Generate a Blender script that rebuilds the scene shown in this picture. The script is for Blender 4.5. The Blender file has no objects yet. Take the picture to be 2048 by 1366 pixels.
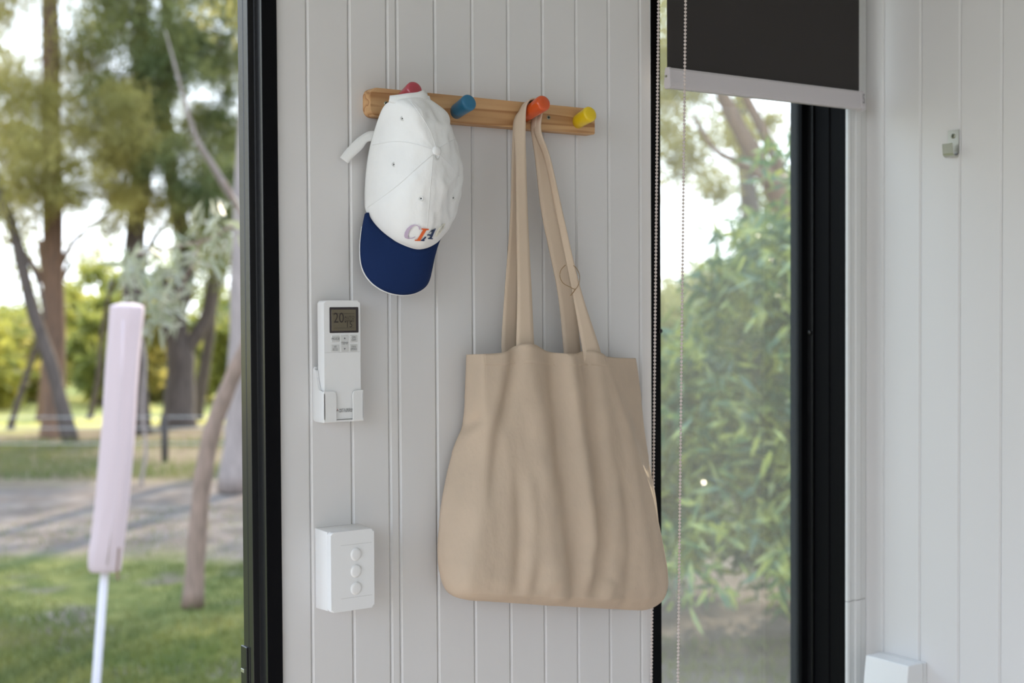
import bpy, bmesh, math, random
import numpy as np
from mathutils import Vector, Matrix, noise as mnoise
from mathutils.bvhtree import BVHTree
from mathutils.geometry import tessellate_polygon

random.seed(7)
rng = np.random.default_rng(7)
S = bpy.context.scene
COL = S.collection

# ------------------------------------------------------------------ camera
CAM = np.array([-0.904, -1.8356, 1.2504])
RIGHT = np.array([0.82313, -0.56785, -0.00540])
UP = np.array([0.0188, 0.0177, 0.99967])
FWD = np.array([0.5676, 0.8229, -0.02525])
FWD /= np.linalg.norm(FWD)
RIGHT -= FWD * (RIGHT @ FWD); RIGHT /= np.linalg.norm(RIGHT)
UP = np.cross(RIGHT, FWD)
FPX = 2750.0
cd = bpy.data.cameras.new('camera')
cam = bpy.data.objects.new('camera', cd); COL.objects.link(cam)
cam.matrix_world = Matrix(((RIGHT[0], UP[0], -FWD[0], CAM[0]), (RIGHT[1], UP[1], -FWD[1], CAM[1]),
                           (RIGHT[2], UP[2], -FWD[2], CAM[2]), (0, 0, 0, 1)))
cd.sensor_width = 36; cd.lens = FPX * 36 / 2048; cd.clip_start = .05; cd.clip_end = 500
cd.dof.use_dof = True; cd.dof.focus_distance = 2.12; cd.dof.aperture_fstop = 3.6
S.camera = cam

# ------------------------------------------------------------------ light
S.view_settings.view_transform = 'Standard'; S.view_settings.look = 'None'
S.view_settings.gamma = 1; S.view_settings.use_curve_mapping = False
S.view_settings.exposure = 0.22
world = bpy.data.worlds.new('sky'); S.world = world; world.use_nodes = True
wn = world.node_tree.nodes; wl = world.node_tree.links
bg = wn['Background']; bg.inputs[1].default_value = 3.3
tc = wn.new('ShaderNodeTexCoord'); sx = wn.new('ShaderNodeSeparateXYZ'); cr = wn.new('ShaderNodeValToRGB')
wl.new(tc.outputs['Generated'], sx.inputs[0]); wl.new(sx.outputs[2], cr.inputs[0]); wl.new(cr.outputs[0], bg.inputs[0])
cr.color_ramp.elements[0].position = 0.0; cr.color_ramp.elements[0].color = (.89, .945, 1, 1)
cr.color_ramp.elements[1].position = .55; cr.color_ramp.elements[1].color = (.58, .74, 1, 1)
sd = bpy.data.lights.new('sun', 'SUN'); sd.energy = 7.5; sd.angle = math.radians(.6); sd.color = (1, .84, .62)
sun = bpy.data.objects.new('sun', sd); COL.objects.link(sun)
sun.rotation_euler = Vector((-.62, -.55, -.50)).to_track_quat('-Z', 'Y').to_euler()

# ------------------------------------------------------------------ measuring helpers (photo pixel -> point on a plane of the room)
def _ray(x, y): return FWD + RIGHT * (x - 1024) / FPX - UP * (y - 683) / FPX
def onY(x, y, Y): v = _ray(x, y); return CAM + v * ((Y - CAM[1]) / v[1])
def onX(x, y, X): v = _ray(x, y); return CAM + v * ((X - CAM[0]) / v[0])
def onZ(x, y, Z): v = _ray(x, y); return CAM + v * ((Z - CAM[2]) / v[2])
def at(x, y, D): return CAM + _ray(x, y) * D

# ------------------------------------------------------------------ materials
def mat(name, col, rough=.5, metal=0, noise=None, bump=None, spec=None, transl=0, trcol=None, coat=0):
    """noise=(scale, colour2, detail, stretch xyz, lo, hi); bump=(scale, strength, distance, stretch)"""
    m = bpy.data.materials.new(name); m.use_nodes = True
    n = m.node_tree.nodes; l = m.node_tree.links; b = n['Principled BSDF']
    b.inputs['Base Color'].default_value = (*col, 1); b.inputs['Roughness'].default_value = rough
    b.inputs['Metallic'].default_value = metal
    if coat: b.inputs['Coat Weight'].default_value = coat
    if spec is not None: b.inputs['Specular IOR Level'].default_value = spec
    g = n.new('ShaderNodeNewGeometry')
    colsock = None
    if noise:
        sc, c2, det, st, lo, hi = noise
        mp = n.new('ShaderNodeMapping'); mp.inputs['Scale'].default_value = st
        t = n.new('ShaderNodeTexNoise'); t.inputs['Scale'].default_value = sc; t.inputs['Detail'].default_value = det
        r = n.new('ShaderNodeValToRGB'); r.color_ramp.elements[0].position = lo; r.color_ramp.elements[1].position = hi
        r.color_ramp.elements[0].color = (*col, 1); r.color_ramp.elements[1].color = (*c2, 1)
        l.new(g.outputs['Position'], mp.inputs[0]); l.new(mp.outputs[0], t.inputs[0]); l.new(t.outputs[0], r.inputs[0])
        l.new(r.outputs[0], b.inputs['Base Color']); colsock = r.outputs[0]
    if bump:
        sc, stg, dist, st = bump
        mp = n.new('ShaderNodeMapping'); mp.inputs['Scale'].default_value = st
        t = n.new('ShaderNodeTexNoise'); t.inputs['Scale'].default_value = sc; t.inputs['Detail'].default_value = 3
        bp = n.new('ShaderNodeBump'); bp.inputs['Strength'].default_value = stg; bp.inputs['Distance'].default_value = dist
        l.new(g.outputs['Position'], mp.inputs[0]); l.new(mp.outputs[0], t.inputs[0]); l.new(t.outputs[0], bp.inputs['Height'])
        l.new(bp.outputs[0], b.inputs['Normal'])
    if transl:
        tr = n.new('ShaderNodeBsdfTranslucent'); mx = n.new('ShaderNodeMixShader'); mx.inputs[0].default_value = transl
        tr.inputs[0].default_value = (*(trcol or col), 1)
        if colsock and not trcol: l.new(colsock, tr.inputs[0])
        l.new(b.outputs[0], mx.inputs[1]); l.new(tr.outputs[0], mx.inputs[2]); l.new(mx.outputs[0], n['Material Output'].inputs[0])
    return m

one = (1, 1, 1)
M = {}
M['wall'] = mat('white_paint', (.705, .690, .684), .42, noise=(3, (.68, .668, .662), 2, (1, 1, .3), .35, .7), bump=(220, .06, .001, (1, 1, .05)))
M['trim'] = mat('trim_paint', (.74, .74, .73), .4)
M['ceil'] = mat('ceiling_paint', (.88, .87, .86), .6)
M['floor'] = mat('floor_timber', (.72, .60, .50), .35, noise=(4, (.64, .53, .44), 5, (6, .6, 1), .3, .7))
M['black'] = mat('black_aluminium', (.010, .010, .011), .26, spec=.6)
M['blackw'] = mat('black_window_aluminium', (.005, .005, .006), .45, spec=.05)
M['blackm'] = mat('black_gasket', (.006, .006, .006), .7)
M['blind'] = mat('blind_fabric', (.030, .026, .025), .85, bump=(900, .2, .0005, one))
M['rail'] = mat('rail_white', (.60, .565, .585), .4)
M['chain'] = mat('chain_plastic', (.66, .58, .55), .35)
M['plastic'] = mat('white_plastic', (.80, .80, .80), .35)
M['plastic2'] = mat('white_plastic_matt', (.76, .76, .755), .45)
M['button'] = mat('grey_button', (.60, .60, .59), .5)
M['ink'] = mat('grey_ink', (.16, .16, .17), .6)
M['black_ink'] = mat('black_ink', (.02, .02, .02), .6)
M['red_ink'] = mat('red_ink', (.45, .03, .03), .6)
M['lcdf'] = mat('lcd_bezel', (.028, .02, .022), .25)
M['lcd'] = mat('lcd_panel', (.125, .105, .068), .3)
M['lcdseg'] = mat('lcd_segment', (.022, .015, .013), .4)
M['canvas'] = mat('canvas', (.64, .505, .38), .92, noise=(14, (.57, .455, .345), 4, one, .35, .75), bump=(48, .45, .004, (1, 1, .6)), transl=.10)
M['strap'] = mat('canvas_strap', (.65, .52, .395), .92, bump=(1500, .25, .0006, one))
M['thread'] = mat('canvas_thread', (.36, .26, .17), .9)
M['stain'] = mat('canvas_stain', (.46, .34, .23), .95)
M['twine'] = mat('twine', (.30, .19, .09), .9)
M['cap'] = mat('cap_cotton', (.84, .84, .83), .9, noise=(30, (.80, .80, .795), 4, one, .3, .7), bump=(55, .35, .004, (1, 1, .6)))
M['capseam'] = mat('cap_stitch', (.79, .79, .78), .9)
M['navy'] = mat('brim_navy', (.0035, .019, .085), .8, spec=.25, bump=(700, .3, .0006, one))
M['lilac'] = mat('embroidery_lilac', (.50, .40, .52), .7)
M['orange_thread'] = mat('embroidery_orange', (.68, .115, .02), .6)
M['navy_thread'] = mat('embroidery_navy', (.012, .03, .10), .6)
M['cream_thread'] = mat('embroidery_cream', (.76, .74, .62), .7)
M['red'] = mat('peg_red', (.43, .050, .075), .22, coat=.4)
M['blue'] = mat('peg_blue', (.012, .145, .27), .3, coat=.3)
M['orange'] = mat('peg_orange', (.66, .085, .010), .25, coat=.4)
M['yellow'] = mat('peg_yellow', (.80, .56, .006), .3, coat=.3)
M['screw'] = mat('screw_metal', (.35, .36, .28), .35, metal=.9)
M['steel'] = mat('brushed_steel', (.60, .595, .56), .36, metal=1)
M['lavender'] = mat('umbrella_cover', (.57, .455, .455), .85, transl=.2)
M['pole'] = mat('umbrella_pole', (.66, .62, .68), .4)

def wood_mat():
    m = bpy.data.materials.new('pine'); m.use_nodes = True; n = m.node_tree.nodes; l = m.node_tree.links; b = n['Principled BSDF']
    g = n.new('ShaderNodeNewGeometry'); mp = n.new('ShaderNodeMapping'); mp.inputs['Scale'].default_value = (1.6, 26, 30)
    nz = n.new('ShaderNodeTexNoise'); nz.inputs['Scale'].default_value = 1.1; nz.inputs['Detail'].default_value = 2
    sc = n.new('ShaderNodeMath'); sc.operation = 'MULTIPLY'; sc.inputs[1].default_value = 7
    sn = n.new('ShaderNodeMath'); sn.operation = 'FRACT'
    r = n.new('ShaderNodeValToRGB'); e = r.color_ramp.elements
    e[0].position = 0; e[0].color = (.62, .375, .185, 1); e[1].position = 1; e[1].color = (.58, .34, .16, 1)
    a = e.new(.55); a.color = (.53, .30, .135, 1); a = e.new(.86); a.color = (.36, .165, .06, 1)
    l.new(g.outputs['Position'], mp.inputs[0]); l.new(mp.outputs[0], nz.inputs[0]); l.new(nz.outputs[0], sc.inputs[0])
    l.new(sc.outputs[0], sn.inputs[0]); l.new(sn.outputs[0], r.inputs[0]); l.new(r.outputs[0], b.inputs['Base Color'])
    b.inputs['Roughness'].default_value = .55
    return m
M['pine'] = wood_mat()

def glass_mat():
    m = bpy.data.materials.new('window_glass'); m.use_nodes = True; n = m.node_tree.nodes; l = m.node_tree.links
    n.remove(n['Principled BSDF'])
    t = n.new('ShaderNodeBsdfTransparent'); t.inputs[0].default_value = (.93, .95, .94, 1)
    gl = n.new('ShaderNodeBsdfGlossy'); gl.inputs['Roughness'].default_value = .02
    d = n.new('ShaderNodeBsdfTranslucent'); d.inputs[0].default_value = (.8, .8, .78, 1)
    lw = n.new('ShaderNodeLayerWeight'); pw = n.new('ShaderNodeMath'); pw.operation = 'POWER'; pw.inputs[1].default_value = 4
    mf = n.new('ShaderNodeMath'); mf.operation = 'MULTIPLY_ADD'; mf.inputs[1].default_value = .7; mf.inputs[2].default_value = .03
    l.new(lw.outputs['Facing'], pw.inputs[0])
    m1 = n.new('ShaderNodeMixShader'); m2 = n.new('ShaderNodeMixShader'); m1.inputs[0].default_value = .035
    l.new(t.outputs[0], m1.inputs[1]); l.new(d.outputs[0], m1.inputs[2])
    l.new(pw.outputs[0], mf.inputs[0]); l.new(mf.outputs[0], m2.inputs[0])
    l.new(m1.outputs[0], m2.inputs[1]); l.new(gl.outputs[0], m2.inputs[2]); l.new(m2.outputs[0], n['Material Output'].inputs[0])
    return m
M['glass'] = glass_mat()

# ------------------------------------------------------------------ object helpers
WL = {}   # world location of every object (parents only translate)
def link(name, me, loc, parent=None, m=None):
    o = bpy.data.objects.new(name, me); COL.objects.link(o)
    WL[o] = np.array(loc, float)
    if parent:
        o.parent = parent; o.location = WL[o] - WL[parent]
    else: o.location = WL[o]
    if m and me is not None and not me.materials: me.materials.append(m)
    return o
def tag(o, label=None, cat=None, group=None, kind=None):
    if label: o['label'] = label
    if cat: o['category'] = cat
    if group: o['group'] = group
    if kind: o['kind'] = kind
    return o
def empty(name, loc, parent=None):
    o = link(name, None, loc, parent); o.empty_display_size = .05; return o
def build(name, verts, faces, m, parent=None, smooth=False, auto=None):
    v = np.asarray(verts, float)
    lo = v.min(0); hi = v.max(0); loc = np.array([(lo[0] + hi[0]) / 2, (lo[1] + hi[1]) / 2, lo[2]])
    me = bpy.data.meshes.new(name); me.from_pydata((v - loc).tolist(), [], [list(map(int, f)) for f in faces]); me.update()
    if smooth: me.polygons.foreach_set('use_smooth', [True] * len(me.polygons))
    return link(name, me, loc, parent, m)
def from_bm(name, bm, m, parent=None, smooth=False):
    bmesh.ops.recalc_face_normals(bm, faces=bm.faces)
    vs = np.array([v.co[:] for v in bm.verts]); bm.verts.index_update()
    fs = [[v.index for v in f.verts] for f in bm.faces]; bm.free()
    return build(name, vs, fs, m, parent, smooth)
def bm_box(bm, x0, x1, y0, y1, z0, z1):
    vs = [bm.verts.new(p) for p in ((x0, y0, z0), (x1, y0, z0), (x1, y1, z0), (x0, y1, z0), (x0, y0, z1), (x1, y0, z1), (x1, y1, z1), (x0, y1, z1))]
    for f in ((0, 3, 2, 1), (4, 5, 6, 7), (0, 1, 5, 4), (1, 2, 6, 5), (2, 3, 7, 6), (3, 0, 4, 7)): bm.faces.new([vs[i] for i in f])
def box(name, x0, x1, y0, y1, z0, z1, m, parent=None, bev=0, seg=2):
    bm = bmesh.new(); bm_box(bm, min(x0, x1), max(x0, x1), min(y0, y1), max(y0, y1), min(z0, z1), max(z0, z1))
    if bev: bmesh.ops.bevel(bm, geom=bm.edges[:], offset=bev, segments=seg, affect='EDGES', profile=.5)
    return from_bm(name, bm, m, parent, smooth=False)
def prism(name, poly, lo, hi, axis, m, parent=None, bev=0, seg=2, smooth=False):
    """poly: 2-D outline; axis 'z' -> (x,y), 'y' -> (x,z), 'x' -> (y,z)"""
    bm = bmesh.new()
    def P(p, h): return (p[0], p[1], h) if axis == 'z' else ((p[0], h, p[1]) if axis == 'y' else (h, p[0], p[1]))
    a = [bm.verts.new(P(p, lo)) for p in poly]; b = [bm.verts.new(P(p, hi)) for p in poly]; n = len(poly)
    fa = bm.faces.new(a); fb = bm.faces.new(b[::-1])
    for i in range(n): bm.faces.new((a[i], b[i], b[(i + 1) % n], a[(i + 1) % n]))
    if bev:
        bmesh.ops.bevel(bm, geom=list(set(fa.edges) | set(fb.edges)), offset=bev, segments=seg, affect='EDGES', profile=.5)
    return from_bm(name, bm, m, parent, smooth)
def rrect(x0, x1, z0, z1, r, n=5):
    out = []
    for cx, cz, a0 in ((x1 - r, z1 - r, 0), (x0 + r, z1 - r, 90), (x0 + r, z0 + r, 180), (x1 - r, z0 + r, 270)):
        for k in range(n + 1):
            a = math.radians(a0 + 90 * k / n); out.append((cx + r * math.cos(a), cz + r * math.sin(a)))
    return out
def catmull(P, n):
    P = np.asarray(P, float); k = len(P); out = []
    for i in range(k - 1):
        p0 = P[max(i - 1, 0)]; p1 = P[i]; p2 = P[i + 1]; p3 = P[min(i + 2, k - 1)]
        for j in range(n):
            t = j / n
            out.append(.5 * ((2 * p1) + (p2 - p0) * t + (2 * p0 - 5 * p1 + 4 * p2 - p3) * t * t + (3 * p1 - p0 - 3 * p2 + p3) * t ** 3))
    out.append(P[-1]); return np.array(out)
def tube_np(path, rad, ns=8, cap=True):
    P = np.asarray(path, float); n = len(P); rad = np.broadcast_to(np.asarray(rad, float), (n,))
    T = np.gradient(P, axis=0); T /= np.linalg.norm(T, axis=1)[:, None] + 1e-12
    ref = np.array([0, 0, 1.]) if abs(T[0][2]) < .9 else np.array([1., 0, 0])
    V = []; F = []
    for i in range(n):
        a = np.cross(T[i], ref); a /= np.linalg.norm(a); b = np.cross(T[i], a)
        for k in range(ns):
            t = 2 * math.pi * k / ns; V.append(P[i] + rad[i] * (a * math.cos(t) + b * math.sin(t)))
    for i in range(n - 1):
        for k in range(ns):
            F.append((i * ns + k, i * ns + (k + 1) % ns, (i + 1) * ns + (k + 1) % ns, (i + 1) * ns + k))
    if cap: F.append(tuple(range(ns))[::-1]); F.append(tuple((n - 1) * ns + k for k in range(ns)))
    return V, F
def tube(name, path, rad, m, parent=None, ns=8): V, F = tube_np(path, rad, ns); return build(name, V, F, m, parent, True)
def merge(parts):
    V = []; F = []
    for v, f in parts:
        o = len(V); V += list(v); F += [tuple(i + o for i in q) for q in f]
    return V, F
def solidify(o, t, off=0):
    md = o.modifiers.new('thickness', 'SOLIDIFY'); md.thickness = t; md.offset = off; return o
def subsurf(o, l=1):
    md = o.modifiers.new('smooth', 'SUBSURF'); md.levels = l; md.render_levels = l; return o
def text_np(s, size, width_scale=1):
    """flat triangles of a line of text in (x, z), centred"""
    c = bpy.data.curves.new('lettering', 'FONT'); c.body = s; c.size = size; c.align_x = 'CENTER'; c.align_y = 'CENTER'; c.resolution_u = 3
    c.space_line = .85
    o = bpy.data.objects.new('lettering', c); me = o.to_mesh()
    V = np.array([v.co[:] for v in me.vertices]); F = [tuple(p.vertices) for p in me.polygons]
    o.to_mesh_clear(); bpy.data.objects.remove(o); bpy.data.curves.remove(c)
    return np.stack([V[:, 0] * width_scale, V[:, 1]], 1), F
def text_on(name, s, size, cx, cz, Y, m, parent, ws=1):
    v, f = text_np(s, size, ws)
    return build(name, np.stack([cx + v[:, 0], np.full(len(v), Y), cz + v[:, 1]], 1), f, m, parent)

# ================================================================== THE ROOM
X1 = 1.206                    # right wall
ZT = 2.75; ROOM_L = -2.75; ROOM_B = -3.3
GR = .069                     # board pitch on the main wall
GAP = .0117
XL = -.0508; XR = .6597       # wall panel between door and window
HEAD = 2.12

floor = tag(box('floor', ROOM_L, X1 + .12, ROOM_B, .14, -.12, 0, M['floor']), kind='structure')
ceiling = tag(box('ceiling', ROOM_L - .12, X1 + .2, ROOM_B - .12, .16, ZT, ZT + .12, M['ceil']), kind='structure')
wm = tag(box('wall_main', XL, XR, .0095, .088, 0, HEAD, M['wall']), kind='structure')
tag(box('wall_header', ROOM_L, X1 + .12, .0, .125, HEAD, ZT, M['wall']), kind='structure')
wr = tag(box('wall_right', X1 + .0095, X1 + .12, ROOM_B, .125, 0, ZT, M['wall']), kind='structure')
# left side and back of the room, out of the picture: unglazed openings between piers, sized to light the walls
tag(box('wall_left', ROOM_L - .12, ROOM_L, -.06, .125, 0, ZT, M['wall']), kind='structure')
tag(box('wall_left_header', ROOM_L - .12, ROOM_L, ROOM_B, -.06, 2.65, ZT, M['wall']), kind='structure')
tag(box('wall_back', ROOM_L - .12, ROOM_L + 2.2, ROOM_B - .12, ROOM_B, 0, ZT, M['wall']), kind='structure')
tag(box('wall_back', X1 - 1.5, X1 + .12, ROOM_B - .12, ROOM_B, 0, ZT, M['wall']), kind='structure')
tag(box('wall_back_header', ROOM_L + 2.2, X1 - 1.5, ROOM_B - .12, ROOM_B, 2.45, ZT, M['wall']), kind='structure')
tag(box('wall_door_side', ROOM_L, -2.62, 0, .125, 0, HEAD, M['wall']), kind='structure')

def board_profile(w, d=.0095, g=.0034, gd=.0028):
    # in plan: front at 0, back at d; eased edges leave a v-groove between neighbours
    return [(0.0002, d), (0.0002, gd), (.0008, gd * .8), (g, 0), (w - g, 0), (w - .0008, gd * .8), (w - .0002, gd), (w - .0002, d)]
def board_mesh(w, h, rot):
    pr = board_profile(w); V = []
    for z in (0, h):
        for (a, b) in pr: V.append((a, b, z) if not rot else (b, -a, z))
    n = len(pr); F = [tuple(range(n)), tuple(range(2 * n - 1, n - 1, -1))]
    for i in range(n): F.append((i, n + i, n + (i + 1) % n, (i + 1) % n))
    me = bpy.data.meshes.new('board'); me.from_pydata(V, [], F)
    bm = bmesh.new(); bm.from_mesh(me); bmesh.ops.recalc_face_normals(bm, faces=bm.faces); bm.to_mesh(me); bm.free()
    me.materials.append(M['wall']); return me
# main wall boards: grooves at 0, GR, [joint], then on
edges = [XL, 0, GR, 2 * GR - .004, 2 * GR + GAP + .0015] + [i * GR + GAP for i in range(3, 10)] + [XR]
for a, b in zip(edges[:-1], edges[1:]):
    if b - a > .003: link('board', board_mesh(b - a, HEAD, False), (a, 0, 0), wm)
# right wall boards
g0 = -.0465; gp = .0887
ys = [.0095] + [g0 - i * gp for i in range(0, 37)]
std = board_mesh(gp, ZT, True)
for i, (a, b) in enumerate(zip(ys[:-1], ys[1:])):
    me = board_mesh(a - b, ZT, True) if i == 0 else std
    link('board', me, (X1, a, 0), wr)

# ---- sliding door opening on the left: black aluminium jamb
XF = -.0736
jamb = [(XL, -.004), (XF, -.004), (XF, .0005), (XF + .001, .0015), (XF + .001, .021), (XF, .0238), (-.0825, .0238), (-.083, .0243), (-.083, .0385), (-.0838, .040), (-.0838, .056), (XL, .056)]
door = tag(empty('door_1', (XF, .03, 0)), kind='structure')
prism('jamb', jamb, 0, HEAD, 'z', M['black'], door)
box('jamb_flange', XF - .0004, XL + .0002, -.0062, -.0041, 0, HEAD, M['blackw'], door, .0006)
prism('jamb', [(-2.62, .125), (-2.62, -.004), (-2.597, -.004), (-2.597, .024), (-2.588, .024), (-2.588, .056), (-2.60, .056), (-2.60, .125)], 0, HEAD, 'z', M['black'], door)
box('door_head', -2.62, XL, -.004, .125, HEAD - .045, HEAD, M['black'], door, .002)
box('track', -2.62, XL, -.004, .125, 0.0005, .02, M['black'], door, .002)
# lock keeper on the jamb
kz = onX(488, 1290, -.083)[2]; kz0 = onX(488, 1372, -.083)[2]
kp = box('keeper_plate', -.0868, -.083, .041, .062, kz0, kz, M['black'], door, .0012)
box('keeper_slot', -.0872, -.0866, .0445, .0475, kz0 + .03, kz - .03, M['blackm'], kp)
box('keeper_tongue', -.0876, -.0866, .050, .0605, kz0 + .022, kz - .034, M['steel'], kp, .0004)

# ---- narrow window on the right
win = tag(empty('window_1', ((XR + X1) / 2, .06, .1)), kind='structure')
XW = 1.1514; WZ0 = .12; WZ1 = 2.10
GY = .112
xs = onY(1626, 683, .086)[0]; yg = onX(1615, 683, xs)[1]; xg = onY(1603, 683, yg)[0]
rf = [(XW + .006, -.0005), (XW, -.0005), (XW, .0125), (XW + .0015, .0125), (XW + .0015, .027), (XW + .006, .027), (XW + .006, .044), (XW + .003, .044), (XW + .003, .058), (XW + .006, .058), (XW + .006, .086), (xs, .086), (xs, yg), (xg, yg), (xg, yg + .012), (X1 - .002, yg + .012), (X1 - .002, .0125), (XW + .006, .0125)]
rf = [(XW + .03, -.0005), (XW, -.0005), (XW, .0125), (XW + .0015, .0140), (XW + .0015, .027), (XW + .006, .027), (XW + .006, .044), (XW + .003, .046), (XW + .003, .058), (XW + .006, .060), (XW + .006, .086), (xs, .086), (xs, yg), (xg, yg), (xg, yg + .03), (XW + .03, yg + .03)]
prism('frame_stile', rf, WZ0, WZ1, 'z', M['blackw'], win)
box('glazing_bead', xs - .0006, xs + .001, .0862, yg - .0002, WZ0, WZ1, M['black'], win)
xgl = onY(1321, 683, yg)[0]
lf = [(XR + .0005, .0125), (XR + .012, .0125), (XR + .012, .086), (xgl - .012, .086), (xgl - .012, yg - .004), (xgl, yg), (xgl, yg + .03), (XR + .0005, yg + .03)]
prism('frame_stile', lf, WZ0, WZ1, 'z', M['blackw'], win)
box('frame_rail', XR + .0005, XW + .03, .0125, yg + .03, WZ1 - .06, WZ1 + .02, M['black'], win)
box('frame_rail', XR + .0005, XW + .03, .0125, yg + .03, WZ0 - .03, WZ0 + .06, M['black'], win)
pane = build('pane', [(xgl - .004, yg + .008, WZ0), (xg + .004, yg + .008, WZ0), (xg + .004, yg + .008, WZ1), (xgl - .004, yg + .008, WZ1),
                      (xgl - .004, yg + .014, WZ0), (xg + .004, yg + .014, WZ0), (xg + .004, yg + .014, WZ1), (xgl - .004, yg + .014, WZ1)],
             [(0, 1, 2, 3), (4, 7, 6, 5), (0, 4, 5, 1), (1, 5, 6, 2), (2, 6, 7, 3), (3, 7, 4, 0)], M['glass'], win)
box('wall_below', XR, X1 + .01, .0, .125, 0, WZ0 - .03, M['wall'], win)
# little round stop on the stile
p = onX(1620, 665, xs)
V, F = tube_np([p + np.array([.001, 0, 0]), p + np.array([-.004, 0, 0]), p + np.array([-.0055, 0, 0])], [.0058, .0055, .003], 14); build('stop_button', V, F, M['black'], win, True)
p = onY(1319, 662, .086)
V, F = tube_np([p + np.array([0, .003, 0]), p + np.array([0, -.004, 0])], [.005, .004], 10); build('stop_button', V, F, M['black'], win, True)

# white cover strip between window and corner, in two lengths
zj = onY(1712, 1200, -.004)[2]
tprof = [(XW - .0005, -.0005), (XW - .0005, -.006), (XW + .004, -.0075), (XW + .009, -.006), (XW + .012, -.004), (XW + .0225, -.0035), (XW + .0235, -.0065), (XW + .036, -.007), (XW + .040, -.005), (X1 - .0008, -.0045), (X1 - .0008, -.0005)]
tr = tag(empty('trim_1', (XW + .025, -.004, 0)), kind='structure')
prism('cover_strip', tprof, 0.001, zj - .0006, 'z', M['trim'], tr)
prism('cover_strip', tprof, zj + .0006, HEAD, 'z', M['trim'], tr)
tag(box('wall_window_side', XW + .031, X1 + .009, .0, .125, WZ0 - .03, HEAD, M['wall']), kind='structure')

# ---- roller blind
BY = -.032
bl = tag(empty('roller_blind', ((.67 + 1.155) / 2, BY, 1.62)), 'charcoal roller blind with pale bottom rail, half drawn over the narrow window', 'blind')
bx0 = onY(1334.5, 80, BY)[0]; bx1 = onY(1717.5, 80, BY)[0]
rz0 = onY(1500, 195.5, BY)[2]; rz1 = rz0 + .0355
box('fabric', bx0, bx1, BY - .0008, BY + .0008, rz1 - .006, 2.06, M['blind'], bl)
rp = [(BY - .004, rz1), (BY - .0065, rz1 - .004), (BY - .0085, rz0 + .010), (BY - .0085, rz0 + .003), (BY - .006, rz0), (BY + .004, rz0), (BY + .0065, rz0 + .004), (BY + .006, rz0 + .012), (BY + .004, rz1 - .004), (BY + .003, rz1)]
prism('bottom_rail', rp, bx0 + .004, bx1 - .002, 'x', M['rail'], bl, .0006)
ecl = prism('end_cap', [(a + (a - BY) * .12, b + (.0006 if b > rz0 + .02 else -.0006)) for a, b in rp], bx0 - .0015, bx0 + .0045, 'x', M['rail'], bl, .001)
ec = prism('end_cap', [(a + (a - BY) * .12, b + (.001 if b > rz0 + .02 else -.002)) for a, b in rp], bx1 - .002, bx1 + .009, 'x', M['rail'], bl, .0015)
sv, sf = text_np('S', .026, .5)
build('lettering', np.stack([bx1 + .0035 + sv[:, 0], np.full(len(sv), BY - .0096), (rz0 + rz1) / 2 + .002 + sv[:, 1]], 1), sf, M['ink'], ec)
box('end_pin', bx0 - .0035, bx0 - .001, BY - .001, BY + .003, rz0 + .019, rz0 + .0225, M['screw'], bl)
V, F = tube_np([(bx0 - .004, BY + .02, 2.062), (bx1 + .004, BY + .02, 2.062)], .02, 20); build('roller', V, F, M['blind'], bl, True)
box('bracket', bx0 - .008, bx0 - .004, BY - .01, 0, 2.03, 2.10, M['rail'], bl); box('bracket', bx1 + .004, bx1 + .008, BY - .01, 0, 2.03, 2.10, M['rail'], bl)
def bead_np(P, r):
    bmv = []; bmf = []
    ring = 7
    prof = [(-1, 0), (-.65, .76), (0, 1), (.65, .76), (1, 0)]
    for (h, q) in prof:
        for k in range(ring): t = 2 * math.pi * k / ring; bmv.append((P[0] + r * q * math.cos(t), P[1] + r * q * math.sin(t), P[2] + r * h))
    for i in range(4):
        for k in range(ring): bmf.append((i * ring + k, i * ring + (k + 1) % ring, (i + 1) * ring + (k + 1) % ring, (i + 1) * ring + k))
    return bmv, bmf
def chain(A, B):
    A = np.array(A); B = np.array(B); L = np.linalg.norm(B - A); n = int(L / .0061)
    parts = [bead_np(A + (B - A) * i / n, .0026) for i in range(n + 1)]
    parts.append(tube_np([A, B], .0007, 5)); return parts
def ext(P, Q, z): return P + (Q - P) * ((z - P[2]) / (Q[2] - P[2]))
ca = onY(1317, 10, -.024); cb = onY(1303, 1320, -.004); ct = ext(ca, cb, 2.06); cb = ext(ca, cb, .30)
fa = onY(1371, 10, -.074); fb = onY(1356.5, 1300, -.074); ft = ext(fa, fb, 2.06); fb = ext(fa, fb, .30)
arc = [cb + (fb - cb) * .5 + (cb - fb) * .5 * math.cos(math.pi * k / 8) + np.array([0, 0, -.025 * math.sin(math.pi * k / 8)]) for k in range(9)]
parts = chain(ct, cb) + chain(ft, fb) + [bead_np(a, .0026) for a in arc] + [tube_np(arc, .0007, 5)]
V, F = merge(parts); tag(build('bead_chain', V, F, M['chain'], bl, True), 'pale plastic bead chain', kind='stuff')

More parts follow.
